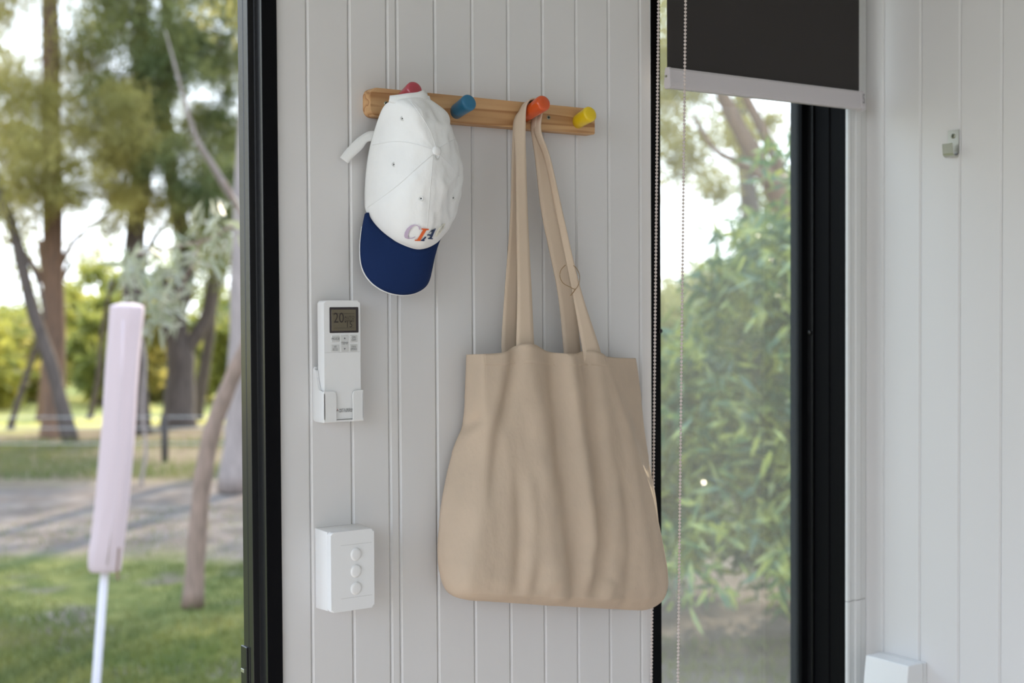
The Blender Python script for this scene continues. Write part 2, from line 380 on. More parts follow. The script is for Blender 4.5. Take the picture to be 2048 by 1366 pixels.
# ================================================================== COAT RACK
RY = -.024
rx0 = onY(741, 205, RY)[0]; rx1 = onY(1190, 240, RY)[0]
zt = onY(960, 195.6, RY)[2]; zb = onY(1188.5, 269, RY)[2]
rack = tag(empty('coat_rack', ((rx0 + rx1) / 2, 0, zb)), 'pine board coat rack with four coloured pegs on the white wall', 'coat rack')
rr = .011; outline = []
for cxx, czz, a0 in ((rx0 + rr, zt - rr, 90), (rx0 + rr, zb + rr, 180)):
    for k in range(7): a = math.radians(a0 + 15 * k); outline.append((cxx + rr * math.cos(a), czz + rr * math.sin(a)))
outline += [(rx1 - .002, zb), (rx1, zb + .002), (rx1, zt - .002), (rx1 - .002, zt)]
prism('backboard', outline, -.0002, RY, 'y', M['pine'], rack, .0009, 2)
def peg(px, py, m, L=.045, name='peg', tilt=15):
    b = onY(px, py, RY); axis = np.array([0, -math.cos(math.radians(tilt)), math.sin(math.radians(tilt))])
    pts = [b - axis * .004]; rad = [.0112]
    for t, r_ in ((.2, .0114), (.6, .0123), (.86, .0130), (.93, .0127), (.97, .0115), (.992, .0092), (1, .004)):
        pts.append(b + axis * L * t); rad.append(r_)
    V, F = tube_np(pts, rad, 24); o = build('peg', V, F, m, rack, True); o['label'] = name + ' painted peg'; return b, axis
peg(799, 206, M['red'], .050, 'dark red', 18); peg(913, 223, M['blue'], .040, 'blue')
ob, oax = peg(1051, 230, M['orange'], .054, 'orange'); peg(1156, 243, M['yellow'], .036, 'yellow')
for sxp, syp in ((1097, 235), (772, 207)):
    p = onY(sxp, syp, RY); V, F = tube_np([p + np.array([0, .002, 0]), p + np.array([0, -.0006, 0]), p + np.array([0, -.0003, 0])], [.0034, .0034, .0018], 12)
    sc = build('screw', V, F, M['screw'], rack, True)
    box('screw_slot', p[0] - .0022, p[0] + .0022, p[1] - .0009, p[1] - .0004, p[2] - .0005, p[2] + .0005, M['blackm'], sc)
    box('screw_slot', p[0] - .0005, p[0] + .0005, p[1] - .0009, p[1] - .0004, p[2] - .0022, p[2] + .0022, M['blackm'], sc)

# ================================================================== TOTE BAG
def ribbon(name, secs, m, parent, n=8, t=.0022, cross=4):
    A = catmull([s[0] for s in secs], n); B = catmull([s[1] for s in secs], n); V = []; F = []
    for a, b in zip(A, B):
        for k in range(cross + 1): V.append(a + (b - a) * k / cross)
    w = cross + 1
    for i in range(len(A) - 1):
        for k in range(cross): F.append((i * w + k, i * w + k + 1, (i + 1) * w + k + 1, (i + 1) * w + k))
    return solidify(build(name, V, F, m, parent, True), t)
bag = tag(empty('tote_bag', (onY(1100, 1200, -.06)[0], -.06, onY(1100, 1215, -.06)[2])), 'natural canvas tote bag hanging by two straps from the orange peg', 'bag')
rowsFL = [(966, 708), (967, 740), (968, 800), (969, 860), (967, 920), (962, 985), (954, 1050), (946, 1105), (938, 1145), (934, 1172), (938, 1189), (958, 1199), (985, 1200)]
rowsFR = [(1209, 714), (1219, 743), (1240, 803), (1262, 862), (1283, 922), (1304, 988), (1318, 1050), (1330, 1108), (1336, 1148), (1335, 1180), (1322, 1205), (1290, 1219), (1240, 1212)]
rowsBL = [(931, 709), (930, 742), (927, 800), (921, 850), (897, 910), (879, 985), (870, 1050), (867, 1100), (872, 1143), (882, 1170), (897, 1186), (925, 1194), (985, 1197)]
rowsBR = [(1277, 717), (1282, 748), (1288, 805), (1293, 862), (1301, 920), (1312, 985), (1318, 1045), (1324, 1100), (1330, 1143), (1328, 1172), (1312, 1195), (1280, 1203), (1240, 1203)]
YF = [-.052, -.054, -.058, -.062, -.067, -.072, -.076, -.079, -.080, -.078, -.072, -.060, -.046]
YB = [-.016, -.014, -.012, -.010, -.010, -.010, -.011, -.012, -.014, -.018, -.024, -.034, -.042]
def dens(rows, Y): return catmull([onY(x, y, yy) for (x, y), yy in zip(rows, Y)], 9)
cFL, cFR = dens(rowsFL, YF), dens(rowsFR, YF); cBL, cBR = dens(rowsBL, YB), dens(rowsBR, YB)
NR = len(cFL); nf, ng, nb = 110, 14, 30
fx = catmull([(a[0], b[0]) for a, b in zip(rowsFL, rowsFR)], 9); fy = catmull([(a[1],) for a in rowsFL], 9)[:, 0]
# folds on the front: (photo polyline x at y), amplitude in m, half width in photo px
folds = [([(1045, 690), (1052, 800), (1070, 950), (1085, 1120), (1085, 1180)], .006, 26),
         ([(1100, 700), (1100, 800), (1106, 950), (1118, 1080), (1128, 1180)], -.006, 17),
         ([(1128, 700), (1138, 850), (1150, 960), (1160, 1080), (1140, 1180)], .007, 15),
         ([(1168, 700), (1174, 850), (1176, 960), (1180, 1080), (1165, 1180)], -.006, 13),
         ([(1192, 700), (1200, 850), (1210, 960), (1215, 1080), (1200, 1180)], .004, 18),
         ([(1030, 690), (1012, 780), (992, 870), (985, 930), (980, 990)], -.0065, 13),
         ([(1000, 690), (990, 780), (975, 860), (965, 920), (960, 980)], .004, 14),
         ([(1020, 960), (1024, 1020), (1026, 1080), (1022, 1130), (1015, 1180)], -.004, 9),
         ([(1040, 960), (1045, 1020), (1045, 1080), (1040, 1130), (1035, 1180)], .003, 9),
         ([(1250, 800), (1258, 900), (1268, 1000), (1278, 1100), (1285, 1180)], .004, 16),
         ([(1232, 960), (1236, 1020), (1240, 1080), (1238, 1130), (1230, 1180)], -.003, 8)]
V = []
fpt = {}
for i in range(NR):
    s = i / (NR - 1); ring = []
    lift = max(0, 1 - i / 9)
    for k in range(nf):                 # front
        u = k / nf; P = cFL[i] + (cFR[i] - cFL[i]) * u
        body = math.sin(math.pi * u) ** .7 * (.004 + .016 * min(1, s * 2.2)) * min(1, (1 - s) * 5)
        px = fx[i][0] + (fx[i][1] - fx[i][0]) * u; py = fy[i]; d = 0
        env = math.sin(math.pi * u) ** .4 * min(1, (1 - s) * 7)
        for pl, amp, hw in folds:
            ys_ = [q[1] for q in pl]
            if ys_[0] - 40 < py < ys_[-1] + 30:
                xx = np.interp(py, ys_, [q[0] for q in pl]); e = min(1, max(0, (py - ys_[0] + 40) / 60)) * min(1, max(0, (ys_[-1] + 30 - py) / 50))
                d += amp * e * math.exp(-((px - xx) / hw) ** 2)
        wr_ = .0045 * mnoise.noise(Vector((P[0] * 22, P[2] * 9, 3))) + .0034 * (.3 + s) * mnoise.noise(Vector((P[0] * 60, P[2] * 30, 7))) + .010 * max(0, s - .5) * mnoise.noise(Vector((P[0] * 45 + P[2] * 20, P[2] * 60, 1)))
        P = P + np.array([0, -body - (1.7 * d + wr_) * env, 0])
        # the rim rises at the two strap ends and sags between them
        P[2] += lift * (.018 * math.exp(-((px - 1046) / 36) ** 2) + .010 * math.exp(-((px - 1180) / 30) ** 2) + .004 * math.exp(-((px - 1110) / 40) ** 2))
        ring.append(P)
    for k in range(ng):                 # right gusset
        u = k / ng; P = cFR[i] + (cBR[i] - cFR[i]) * u; tuck = math.sin(math.pi * u) * .010 * (1 - s); ring.append(P + np.array([-tuck, 0, 0]))
    for k in range(nb):
        u = k / nb; P = cBR[i] + (cBL[i] - cBR[i]) * u
        P = P + np.array([0, .004 * math.sin(math.pi * u) * (1 - s), lift * (.012 * math.exp(-((u - .70) / .09) ** 2) + .008 * math.exp(-((u - .32) / .1) ** 2))]); ring.append(P)
    for k in range(ng):                 # left gusset with its tuck
        u = k / ng; P = cBL[i] + (cFL[i] - cBL[i]) * u
        tuck = -.006 * math.exp(-((fy[i] - 860) / 30) ** 2) * math.sin(math.pi * u) - .007 * math.sin(math.pi * u) * min(1, s * 1.5)
        tuck += .010 * math.exp(-((fy[i] - 872 + 40 * u) / 14) ** 2) * math.sin(math.pi * u)
        ring.append(P + np.array([tuck, .4 * tuck, 0]))
    ring = np.array(ring)
    for _ in range(int(2 + 6 * s)):     # round the corners more towards the bottom
        ring = .5 * ring + .25 * (np.roll(ring, 1, 0) + np.roll(ring, -1, 0))
    V += list(ring)
nr = nf + ng + nb + ng; F = []
for i in range(NR - 1):
    for k in range(nr): F.append((i * nr + k, i * nr + (k + 1) % nr, (i + 1) * nr + (k + 1) % nr, (i + 1) * nr + k))
c0 = (NR - 1) * nr
for k in range(nf):    # close the bottom front-to-back
    pass
F.append(tuple(c0 + k for k in range(nr))[::-1])
body = build('bag_body', V, F, M['canvas'], bag, True); solidify(body, .0016, -1)
# hem band and side seam
Va = np.array(V)
def strip_on_bag(name, idx_rows, k0, k1, m, off, t=.0012):
    vv = []; ff = []; ks = list(range(k0, k1 + 1))
    for i in idx_rows:
        for k in ks: vv.append(Va[i * nr + k % nr] + np.array([0, -off, 0]))
    w = len(ks)
    for i in range(len(idx_rows) - 1):
        for k in range(w - 1): ff.append((i * w + k, i * w + k + 1, (i + 1) * w + k + 1, (i + 1) * w + k))
    return solidify(build(name, vv, ff, m, bag, True), t)
strip_on_bag('hem', [0, 2, 4, 6, 7], 1, nf - 1, M['canvas'], .0012, .0012)
V2, F2 = tube_np([Va[i * nr + 1] + np.array([-.0003, -.0009, 0]) for i in range(3, NR - 38)], .0007, 5); build('side_seam', V2, F2, M['thread'], bag, True)
V2, F2 = tube_np([Va[i * nr + nf - 2] + np.array([0, -.0010, 0]) for i in range(3, NR - 40)], .0005, 5); build('side_seam', V2, F2, M['thread'], bag, True)
# straps
def sec(xl, xr, y, Y, Y2=None): return (onY(xl, y, Y), onY(xr, y, Y if Y2 is None else Y2))
def over(ang, yl, yr, rad):
    a = math.radians(ang)
    def P(Y):
        t = (RY - Y) / math.cos(math.radians(15)); c = ob + oax * t
        return np.array([c[0] + rad * math.cos(a), Y, c[2] + rad * math.sin(a)])
    return (P(yl), P(yr))
r0 = .0132
front = [sec(1033, 1068, 712, -.050), sec(1033, 1067, 680, -.051), sec(1035, 1062.5, 581, -.052), sec(1033, 1055, 429, -.050), sec(1031, 1052, 314, -.044, -.050),
         sec(1028, 1051, 246, -.031, -.049), over(170, -.030, -.049, r0 + .003), over(120, -.030, -.049, r0 + .003), over(80, -.030, -.049, r0 + .003), over(35, -.030, -.049, r0 + .003), over(0, -.031, -.048, r0 + .003),
         sec(1068, 1082, 262, -.031, -.046), sec(1090, 1101, 320, -.034, -.048), sec(1113, 1126, 429, -.040, -.050), sec(1144, 1162, 581, -.046, -.050), sec(1164, 1198, 694, -.049), sec(1168, 1207, 735, -.049)]
back = [sec(1005, 1036, 712, -.020), sec(1003.5, 1034, 680, -.021), sec(1010, 1036, 581, -.026), sec(1021, 1040, 429, -.032), sec(1024, 1042, 314, -.031),
        sec(1027, 1038, 246, -.026, -.036), over(170, -.0255, -.038, r0), over(120, -.0255, -.038, r0), over(80, -.0255, -.038, r0), over(35, -.0255, -.038, r0), over(0, -.0255, -.038, r0),
        sec(1062, 1074, 262, -.026, -.036), sec(1071, 1097, 320, -.030), sec(1084, 1118, 429, -.030), sec(1115, 1147, 581, -.026), sec(1127, 1160, 694, -.022), sec(1130, 1164, 735, -.020)]
s1 = ribbon('strap', front, M['strap'], bag); s2 = ribbon('strap', back, M['strap'], bag)
# twine loop on the right-hand strap
tw = [(1131, 530), (1122, 540), (1120, 553), (1126, 566), (1140, 574), (1151, 578), (1158, 566), (1159, 550), (1153, 537), (1147, 531)]
tw3 = catmull([onY(x, y, -.0535) for x, y in tw], 5); t1 = tube('twine_loop', tw3, .0006, M['twine'], bag, 6)
tube('twine_end', catmull([onY(x, y, -.0542) for x, y in ((1151, 578), (1147, 584), (1141, 591))], 4), .0008, M['twine'], t1, 6)

# ================================================================== CAP
capz = onY(812, 590, -.03)
cap = tag(empty('baseball_cap', (capz[0], -.03, capz[2])), 'white cotton cap with navy brim hanging from the dark red peg', 'cap')
# rim: photo position + distance from the wall, going round from the top
rim = [((815, 196), -.094), ((790, 200), -.080), ((768, 212), -.060), ((752, 250), -.036), ((738, 300), -.020), ((731, 350), -.012), ((729, 400), -.010), ((733, 425), -.014),
       ((757, 457), -.032), ((790, 482), -.052), ((826, 497), -.066), ((848, 497), -.070), ((868, 487), -.066), ((884, 462), -.050), ((892, 425), -.030), ((894, 380), -.018),
       ((893, 330), -.016), ((890, 285), -.030), ((884, 245), -.052), ((868, 212), -.076), ((848, 192), -.092)]
R3 = np.array([onY(x, y, Y) for (x, y), Y in rim]); R3 = np.vstack([R3, R3[:1]])
Rc = catmull(R3, 8)[:-1]; na = len(Rc)
APX = onY(872, 305, -.128)
NRHO = 40; V = []; F = []
def crown_pt(ia, rho):
    th = rho * math.pi / 2; R_ = Rc[ia % na]
    sl = math.sin(th) ** .92; dp = 1 - math.cos(th)
    P = np.array([APX[0] + (R_[0] - APX[0]) * sl, APX[1] + (R_[1] - APX[1]) * dp ** .95, APX[2] + (R_[2] - APX[2]) * sl])
    return P
for j in range(NRHO + 1):
    rho = max(.03, j / NRHO)
    for ia in range(na):
        P = crown_pt(ia, rho); a = 2 * math.pi * ia / na
        env = math.sin(math.pi * min(1, rho * 1.02)) ** .5 if rho < .98 else 0
        w = env * (.0075 * mnoise.noise(Vector((P[0] * 26, P[1] * 20, P[2] * 17))) + .0038 * mnoise.noise(Vector((P[0] * 70 + 5, P[1] * 40, P[2] * 55))))
        V.append(P + np.array([w * .35, -w, w * .2]))
for j in range(NRHO):
    for ia in range(na): F.append((j * na + ia, (j + 1) * na + ia, (j + 1) * na + (ia + 1) % na, j * na + (ia + 1) % na))
F.append(tuple(range(na))[::-1])
tb = BVHTree.FromPolygons([tuple(v) for v in V], F)
_, nor, _, _ = tb.ray_cast(Vector(CAM), Vector(_ray(820, 380)).normalized())
if nor.dot(Vector(_ray(820, 380))) > 0: F = [f[::-1] for f in F]
crown = build('crown', V, F, M['cap'], cap, True); solidify(crown, .0014, -1)
CV = np.array(V); bvh = BVHTree.FromPolygons([tuple(v) for v in CV], F)
def hit(x, y, off=.0008, default=None):
    d = Vector(_ray(x, y)).normalized(); loc, nor, i, t = bvh.ray_cast(Vector(CAM), d)
    if loc is None: return default
    return np.array(loc) - np.array(d) * off
# button, eyelets, panel seams, sweatband stitch
p = hit(873, 302, -.001)
bm = bmesh.new(); bmesh.ops.create_uvsphere(bm, u_segments=14, v_segments=8, radius=1, matrix=Matrix.Translation(p) @ Matrix.Diagonal((.0075, .0045, .0075, 1))); from_bm('crown_button', bm, M['cap'], cap, True)
for ex, ey in ((805, 237), (788, 329), (842, 397), (906, 396)):
    p = hit(ex, ey, .0002)
    if p is None: continue
    V2 = []; F2 = []
    for k in range(14):
        for j in range(6):
            a = 2 * math.pi * k / 14; b = 2 * math.pi * j / 6; rr_ = .0032 + .0008 * math.cos(b)
            V2.append(p + RIGHT * rr_ * math.cos(a) + UP * rr_ * math.sin(a) - FWD * .0008 * math.sin(b))
    for k in range(14):
        for j in range(6): F2.append((k * 6 + j, ((k + 1) % 14) * 6 + j, ((k + 1) % 14) * 6 + (j + 1) % 6, k * 6 + (j + 1) % 6))
    ey_o = build('eyelet', V2, F2, M['capseam'], cap, True)
    V2 = [p - FWD * .0004] + [p + RIGHT * .0012 * math.cos(a) + UP * .0012 * math.sin(a) - FWD * .0003 for a in np.linspace(0, 2 * math.pi, 9)[:-1]]
    build('eyelet_hole', V2, [(0, 1 + k, 1 + (k + 1) % 8) for k in range(8)], M['black_ink'], ey_o)
def seam(pts, name='seam'):
    q = [hit(x, y, .0003) for x, y in catmull(pts, 6)]; q = [a for a in q if a is not None]
    if len(q) > 2: tube(name, q, .0005, M['capseam'], cap, 5)
seam([(873, 302), (830, 288), (790, 283), (745, 290)]); seam([(873, 302), (864, 270), (845, 235), (822, 203)]); seam([(866, 310), (862, 360), (858, 410), (852, 480)])
seam([(873, 302), (835, 335), (790, 375), (735, 415)]); seam([(880, 310), (900, 330), (918, 352)]); seam([(880, 295), (902, 282), (914, 278)])
# back band above the opening
def hitY(x, y, Y): h = hit(x, y, .001); return h if h is not None else onY(x, y, Y)
bb = [((778, 204), (780, 192)), ((795, 207), (795, 190)), ((815, 206), (815, 187)), ((835, 206), (833, 185)), ((850, 203), (847, 181)), ((858, 206), (853, 186))]
bY = [-.078, -.088, -.096, -.099, -.098, -.092]
ribbon('back_band', [(onY(*a, y_), onY(*b, y_ + .004)) for (a, b), y_ in zip(bb, bY)], M['cap'], cap, 5, .002, 3)
# strap over the peg behind the band, and its loose end
ribbon('size_strap', [(onY(778, 204, -.070), onY(781, 193, -.070)), (onY(790, 204, -.034), onY(793, 192, -.034)), (onY(840, 204, -.030), onY(840, 190, -.030)), (onY(862, 206, -.080), onY(858, 192, -.080))], M['cap'], cap, 6, .0015, 2)
ribbon('strap_tail', [(onY(752, 262, -.020), onY(748, 282, -.022)), (onY(735, 264, -.014), onY(735, 284, -.018)), (onY(714, 277, -.012), onY(724, 298, -.016)), (onY(694, 297, -.010), onY(708, 313, -.014)), (onY(680, 315, -.009), onY(696, 327, -.012))], M['cap'], cap, 6, .002, 3)
# brim: root follows the rim, outer edge given by photo position + distance from the wall
root_i = np.linspace(7 * 8, 13 * 8, 49)
root = np.array([np.array([np.interp(t, range(na), Rc[:, c]) for c in range(3)]) for t in root_i])
tip = [((731, 428), -.016), ((724, 462), -.018), ((721, 500), -.022), ((725, 535), -.027), ((741, 562), -.034), ((768, 581), -.042), ((800, 589), -.048), ((828, 586), -.052), ((850, 573), -.052), ((860, 552), -.050), ((864, 522), -.048), ((870, 490), -.050), ((884, 462), -.046)]
tip3 = catmull([onY(x, y, Y) for (x, y), Y in tip], 4)
V = []; F = []; NB = 10
for i in range(49):
    a, b = root[i], tip3[i]
    for j in range(NB + 1):
        t = j / NB; P = a + (b - a) * t; P = P + np.array([0, -.006 * math.sin(math.pi * t), 0]); V.append(P)
for i in range(48):
    for j in range(NB): F.append((i * (NB + 1) + j, i * (NB + 1) + j + 1, (i + 1) * (NB + 1) + j + 1, (i + 1) * (NB + 1) + j))
brim = solidify(build('brim', V, F, M['navy'], cap, True), .003, 0)
BV = np.array(V)
edge = [BV[i * (NB + 1) + NB] + np.array([0, .0012, -.0004]) for i in range(3, 46)]
tube('brim_piping', edge, .0015, M['capseam'], brim, 6)
tube('brim_seam', [root[i] + np.array([0, -.0006, 0]) for i in range(49)], .0011, M['capseam'], brim, 6)
for k in range(1, 5):
    j = k * 2
    V2, F2 = tube_np([BV[i * (NB + 1) + j] + np.array([0, -.0014, 0]) for i in range(4, 45)], .00035, 4); build('stitch_row', V2, F2, M['navy'], brim, True)
# embroidered letters
zl = lambda q: [(700 + a * .1684, 380 + b * .1684) for a, b in q]
LET = [('lilac', [[(838, 472), (830, 438), (800, 416), (760, 409), (715, 424), (675, 460), (650, 505), (643, 545), (653, 570), (690, 583), (740, 579), (778, 558), (772, 552), (735, 570), (705, 572), (688, 560), (688, 530), (706, 482), (738, 442), (772, 420), (800, 427), (814, 446), (820, 472)]]),
       ('orange_thread', [[(850, 455), (938, 461), (934, 477), (908, 478), (838, 594), (840, 607), (766, 605), (771, 591), (797, 590), (868, 472), (847, 470)]]),
       ('navy_thread', [[(1023, 454), (971, 572), (986, 574), (983, 586), (922, 583), (928, 572), (944, 572), (984, 482), (990, 474)], [(996, 470), (880, 592), (890, 597), (880, 608), (836, 606), (844, 594), (855, 590), (974, 474)], [(927, 526), (968, 529), (962, 544), (912, 541)]]),
       ('cream_thread', [[(1012, 555), (1022, 508), (1060, 448), (1108, 404), (1124, 400), (1080, 448), (1045, 505), (1030, 555)], [(1124, 402), (1136, 396), (1110, 452), (1075, 505), (1040, 552), (1030, 554), (1060, 505), (1100, 450)]])]
for nm, polys in LET:
    VV = []; FF = []
    for pl in polys:
        q2 = zl(pl); pts = [hit(x, y, .0028) for x, y in q2]
        if any(q is None for q in pts): pts = [q if q is not None else onY(x, y, -.07) for q, (x, y) in zip(pts, q2)]
        o_ = len(VV); VV += pts
        FF += [tuple(o_ + i for i in t) for t in tessellate_polygon([[Vector((x, y, 0)) for x, y in q2]])]
    build('embroidered_letter', VV, FF, M[nm], crown)

# ================================================================== REMOTE AND HOLDER
MY = -.030
def rc(x, y, Y=MY): return onY(x, y, Y)
ra = rc(647.5, 601); rb_ = rc(720, 601)
rX0, rX1 = ra[0], rb_[0]; rT = ra[2]; rB = rc(690, 838)[2]
rem = tag(empty('remote_control', ((rX0 + rX1) / 2, -.018, rB)), 'white air conditioner remote with dark display standing in its wall holder', 'remote control')
prism('housing', rrect(rX0, rX1, rB, rT, .004), -.0095, MY, 'y', M['plastic'], rem, .0022, 3)
def rel(x, y): q = rc(x, y, MY - .0005); return q[0], q[2]
zz = lambda a, b: rel(600 + a * .205, 580 + b * .205)
def panel(name, x0, y0, x1, y1, m, par, d0, d1, r=.0012, bev=.0003):
    a = zz(x0, (y0 + y1) / 2); b = zz(x1, (y0 + y1) / 2); c = zz((x0 + x1) / 2, y0); d = zz((x0 + x1) / 2, y1)
    return prism(name, rrect(a[0], b[0], d[1], c[1], r, 3), d0, d1, 'y', m, par, bev, 1), ((a[0] + b[0]) / 2, (c[1] + d[1]) / 2)
scr, _ = panel('display', 289, 167, 571, 418, M['lcdf'], rem, MY + .001, MY - .0006)
lcd, lc = panel('lcd', 307, 190, 545, 398, M['lcd'], scr, MY - .0003, MY - .0009, .0006)
for s_, sz, a, b, ws in (('20.', .021, 388, 276, .85), ('15', .013, 478, 338, .9), ('AUTO', .006, 480, 268, 1), ('SWING', .005, 480, 300, 1)):
    c_ = zz(a, b); text_on('lcd_digits', s_, sz, c_[0], c_[1], MY - .0011, M['lcdseg'], lcd, ws)
a = zz(310, 232); b = zz(530, 232); box('lcd_line', a[0], b[0], MY - .0011, MY - .0008, a[1] - .0002, a[1] + .0002, M['lcdseg'], lcd)
a = zz(330, 372); b = zz(530, 372); box('lcd_line', a[0], b[0], MY - .0011, MY - .0008, a[1] - .0002, a[1] + .0002, M['lcdseg'], lcd)
for x0, y0, x1, y1, tx, sz in ((307, 445, 383, 510, 'MODE', .0054), (486, 440, 560, 510, 'ON\nOFF', .0046), (303, 535, 380, 600, 'HI\nECO', .0046), (484, 530, 560, 600, 'FAN\nSPEED', .0042)):
    b_, c_ = panel('button', x0, y0, x1, y1, M['button'], rem, MY + .001, MY - .0010, .001, .0004)
    text_on('lettering', tx, sz, c_[0], c_[1], MY - .0013, M['ink'], b_, .9)
b_, c_ = panel('button', 398, 440, 470, 600, M['button'], rem, MY + .001, MY - .0010, .001, .0004)
text_on('lettering', 'TEMP', .0054, c_[0], c_[1], MY - .0013, M['ink'], b_, .9)
for (a, b), s_ in (((434, 470), 1), ((434, 575), -1)):
    q = zz(a, b); build('arrow', [(q[0] - .0016, MY - .0013, q[1] - .0013 * s_), (q[0] + .0016, MY - .0013, q[1] - .0013 * s_), (q[0], MY - .0013, q[1] + .0017 * s_)], [(0, 1, 2)], M['ink'], b_)
a = zz(235, 612); box('cover_joint', rX0 + .001, rX1 - .001, MY - .0002, MY + .0004, a[1] - .0003, a[1] + .0003, M['button'], rem)
q = zz(440, 1168); text_on('maker_name', 'MITSUBISHI', .0046, q[0] + .0015, q[1], MY - .0004, M['black_ink'], rem, .95)
q = zz(440, 1182); text_on('maker_name', 'HEAVY INDUSTRIES', .0028, q[0] + .0015, q[1] - .0006, MY - .0004, M['black_ink'], rem, .95)
q = zz(366, 1174); h = .0022
for ang, mt in ((90, 'red_ink'), (210, 'black_ink'), (330, 'black_ink')):
    a = math.radians(ang); d = np.array([math.cos(a), math.sin(a)]); e = np.array([-d[1], d[0]])
    pts = [np.zeros(2), d * h * .5 + e * h * .3, d * h, d * h * .5 - e * h * .3]
    build('maker_emblem', [(q[0] + u_[0], MY - .0004, q[1] + u_[1]) for u_ in pts], [(0, 1, 2, 3)], M[mt], rem)
# holder: back plate, shell with open corner, two front lips
hold = tag(empty('remote_holder', ((rX0 + rX1) / 2, 0, rB - .004)), 'white plastic wall holder cupping the lower end of the remote', 'holder')
HF = MY - .004
hX0, hX1 = rX0 - .004, rX1 + .003
hz = lambda y: rc(650, y, HF)[2]
htop = onY(640, 733, 0)[2]
prism('back_plate', rrect(hX0, hX1, rB - .004, htop, .004), -.0002, -.0055, 'y', M['plastic2'], hold, .001, 2)
side_t = onY(640, 755, -.012)[2]; side_m = hz(783)
prism('side', [(-.0053, rB - .003), (-.0053, htop - .004), (-.012, htop - .005), (-.0125, side_t), (-.0160, side_t - .006), (-.0165, side_m + .006), (-.020, side_m + .001), (HF + .004, side_m), (HF, side_m - .004), (HF, rB + .001), (HF + .004, rB - .003)], hX0, rX0 - .0006, 'x', M['plastic2'], hold, .0007, 2)
prism('side', [(-.0053, rB - .003), (-.0053, side_m + .004), (-.016, side_m + .003), (HF + .004, side_m), (HF, side_m - .004), (HF, rB + .001), (HF + .004, rB - .003)], rX1 + .0005, hX1, 'x', M['plastic2'], hold, .0007, 2)
box('bottom', hX0 + .0005, hX1 - .0005, HF + .001, -.0053, rB - .004, rB - .0008, M['plastic2'], hold, .0008)
xa = rc(673.5, 800, HF)[0]; xb = rc(706, 800, HF)[0]
def lip(x0, x1, rl, rr_):
    zt_ = side_m; zb_ = rB - .0035
    pts = [(x0, zb_), (x1, zb_)]
    if rr_: pts += [(x1, zt_ - .006), (x1 - .0018, zt_ - .0018), (x1 - .006, zt_)]
    else: pts += [(x1, zt_)]
    if rl: pts += [(x0 + .006, zt_), (x0 + .0018, zt_ - .0018), (x0, zt_ - .006)]
    else: pts += [(x0, zt_)]
    prism('lip', pts, HF, MY - .0012, 'y', M['plastic2'], hold, .0008, 2)
lip(hX0 + .0006, xa, 0, 1); lip(xb, hX1 - .0004, 1, 0)

# ================================================================== LIGHT SWITCH
SY = -.048
sX0 = onY(662, 1140, SY)[0]; sX1 = onY(748.5, 1140, SY)[0]; sT = onY(690, 1063, SY)[2]; sB = onY(672, 1225.5, SY)[2]
sw = tag(empty('light_switch', ((sX0 + sX1) / 2, 0, sB)), 'white surface mounted light switch box with three round buttons', 'switch')
def taper(name, x0, x1, z0, z1, ya, yb, g, m, par, bev):
    bm = bmesh.new()
    vs = [bm.verts.new(p) for p in ((x0 - g, ya, z0 - g * .4), (x1 + g * .4, ya, z0 - g * .4), (x1 + g * .4, ya, z1 + g), (x0 - g, ya, z1 + g), (x0, yb, z0), (x1, yb, z0), (x1, yb, z1), (x0, yb, z1))]
    for f in ((0, 3, 2, 1), (4, 5, 6, 7), (0, 1, 5, 4), (1, 2, 6, 5), (2, 3, 7, 6), (3, 0, 4, 7)): bm.faces.new([vs[i] for i in f])
    bmesh.ops.bevel(bm, geom=bm.edges[:], offset=bev, segments=3, affect='EDGES', profile=.5); return from_bm(name, bm, m, par, True)
taper('mounting_block', sX0 + .0004, sX1 - .0004, sB + .0005, sT - .0005, -.0002, SY + .0134, .002, M['plastic'], sw, .0012)
box('block_joint', sX0 + .0022, sX1 - .0022, SY + .011, SY + .0145, sB + .0025, sT - .0025, M['ink'], sw)
pl = prism('switch_plate', rrect(sX0, sX1, sB, sT, .004), SY + .0126, SY, 'y', M['plastic'], sw, .0030, 3)
for px_, py_ in ((682, 1091.5), (682, 1198)):
    a = onY(px_, py_, SY); box('plate_joint', a[0], sX1 - .004, SY - .0001, SY + .0004, a[2] - .0003, a[2] + .0003, M['button'], pl)
for py_ in (1109, 1142.5, 1177):
    c_ = onY(712, py_, SY); V = []; n_ = 20
    for rr_, dy in ((.0098, .0015), (.0098, -.0006), (.0092, -.0016), (.006, -.0021)):
        for k in range(n_):
            a = 2 * math.pi * k / n_; tilt = .0011 * math.sin(a) * (rr_ / .0098) if dy < 0 else 0
            V.append((c_[0] + rr_ * .92 * math.cos(a), SY + dy - tilt, c_[2] + rr_ * math.sin(a)))
    F = [(j * n_ + k, j * n_ + (k + 1) % n_, (j + 1) * n_ + (k + 1) % n_, (j + 1) * n_ + k) for j in range(3) for k in range(n_)] + [tuple(3 * n_ + k for k in range(n_))]
    d_ = build('rocker_button', V, F, M['plastic'], sw, True)
    ring_ = []
    for k in range(25): a = 2 * math.pi * k / 24; ring_.append((c_[0] + .0104 * .92 * math.cos(a), SY - .0001, c_[2] + .0104 * math.sin(a)))
    tube('button_gap', ring_, .0004, M['button'], d_, 5)

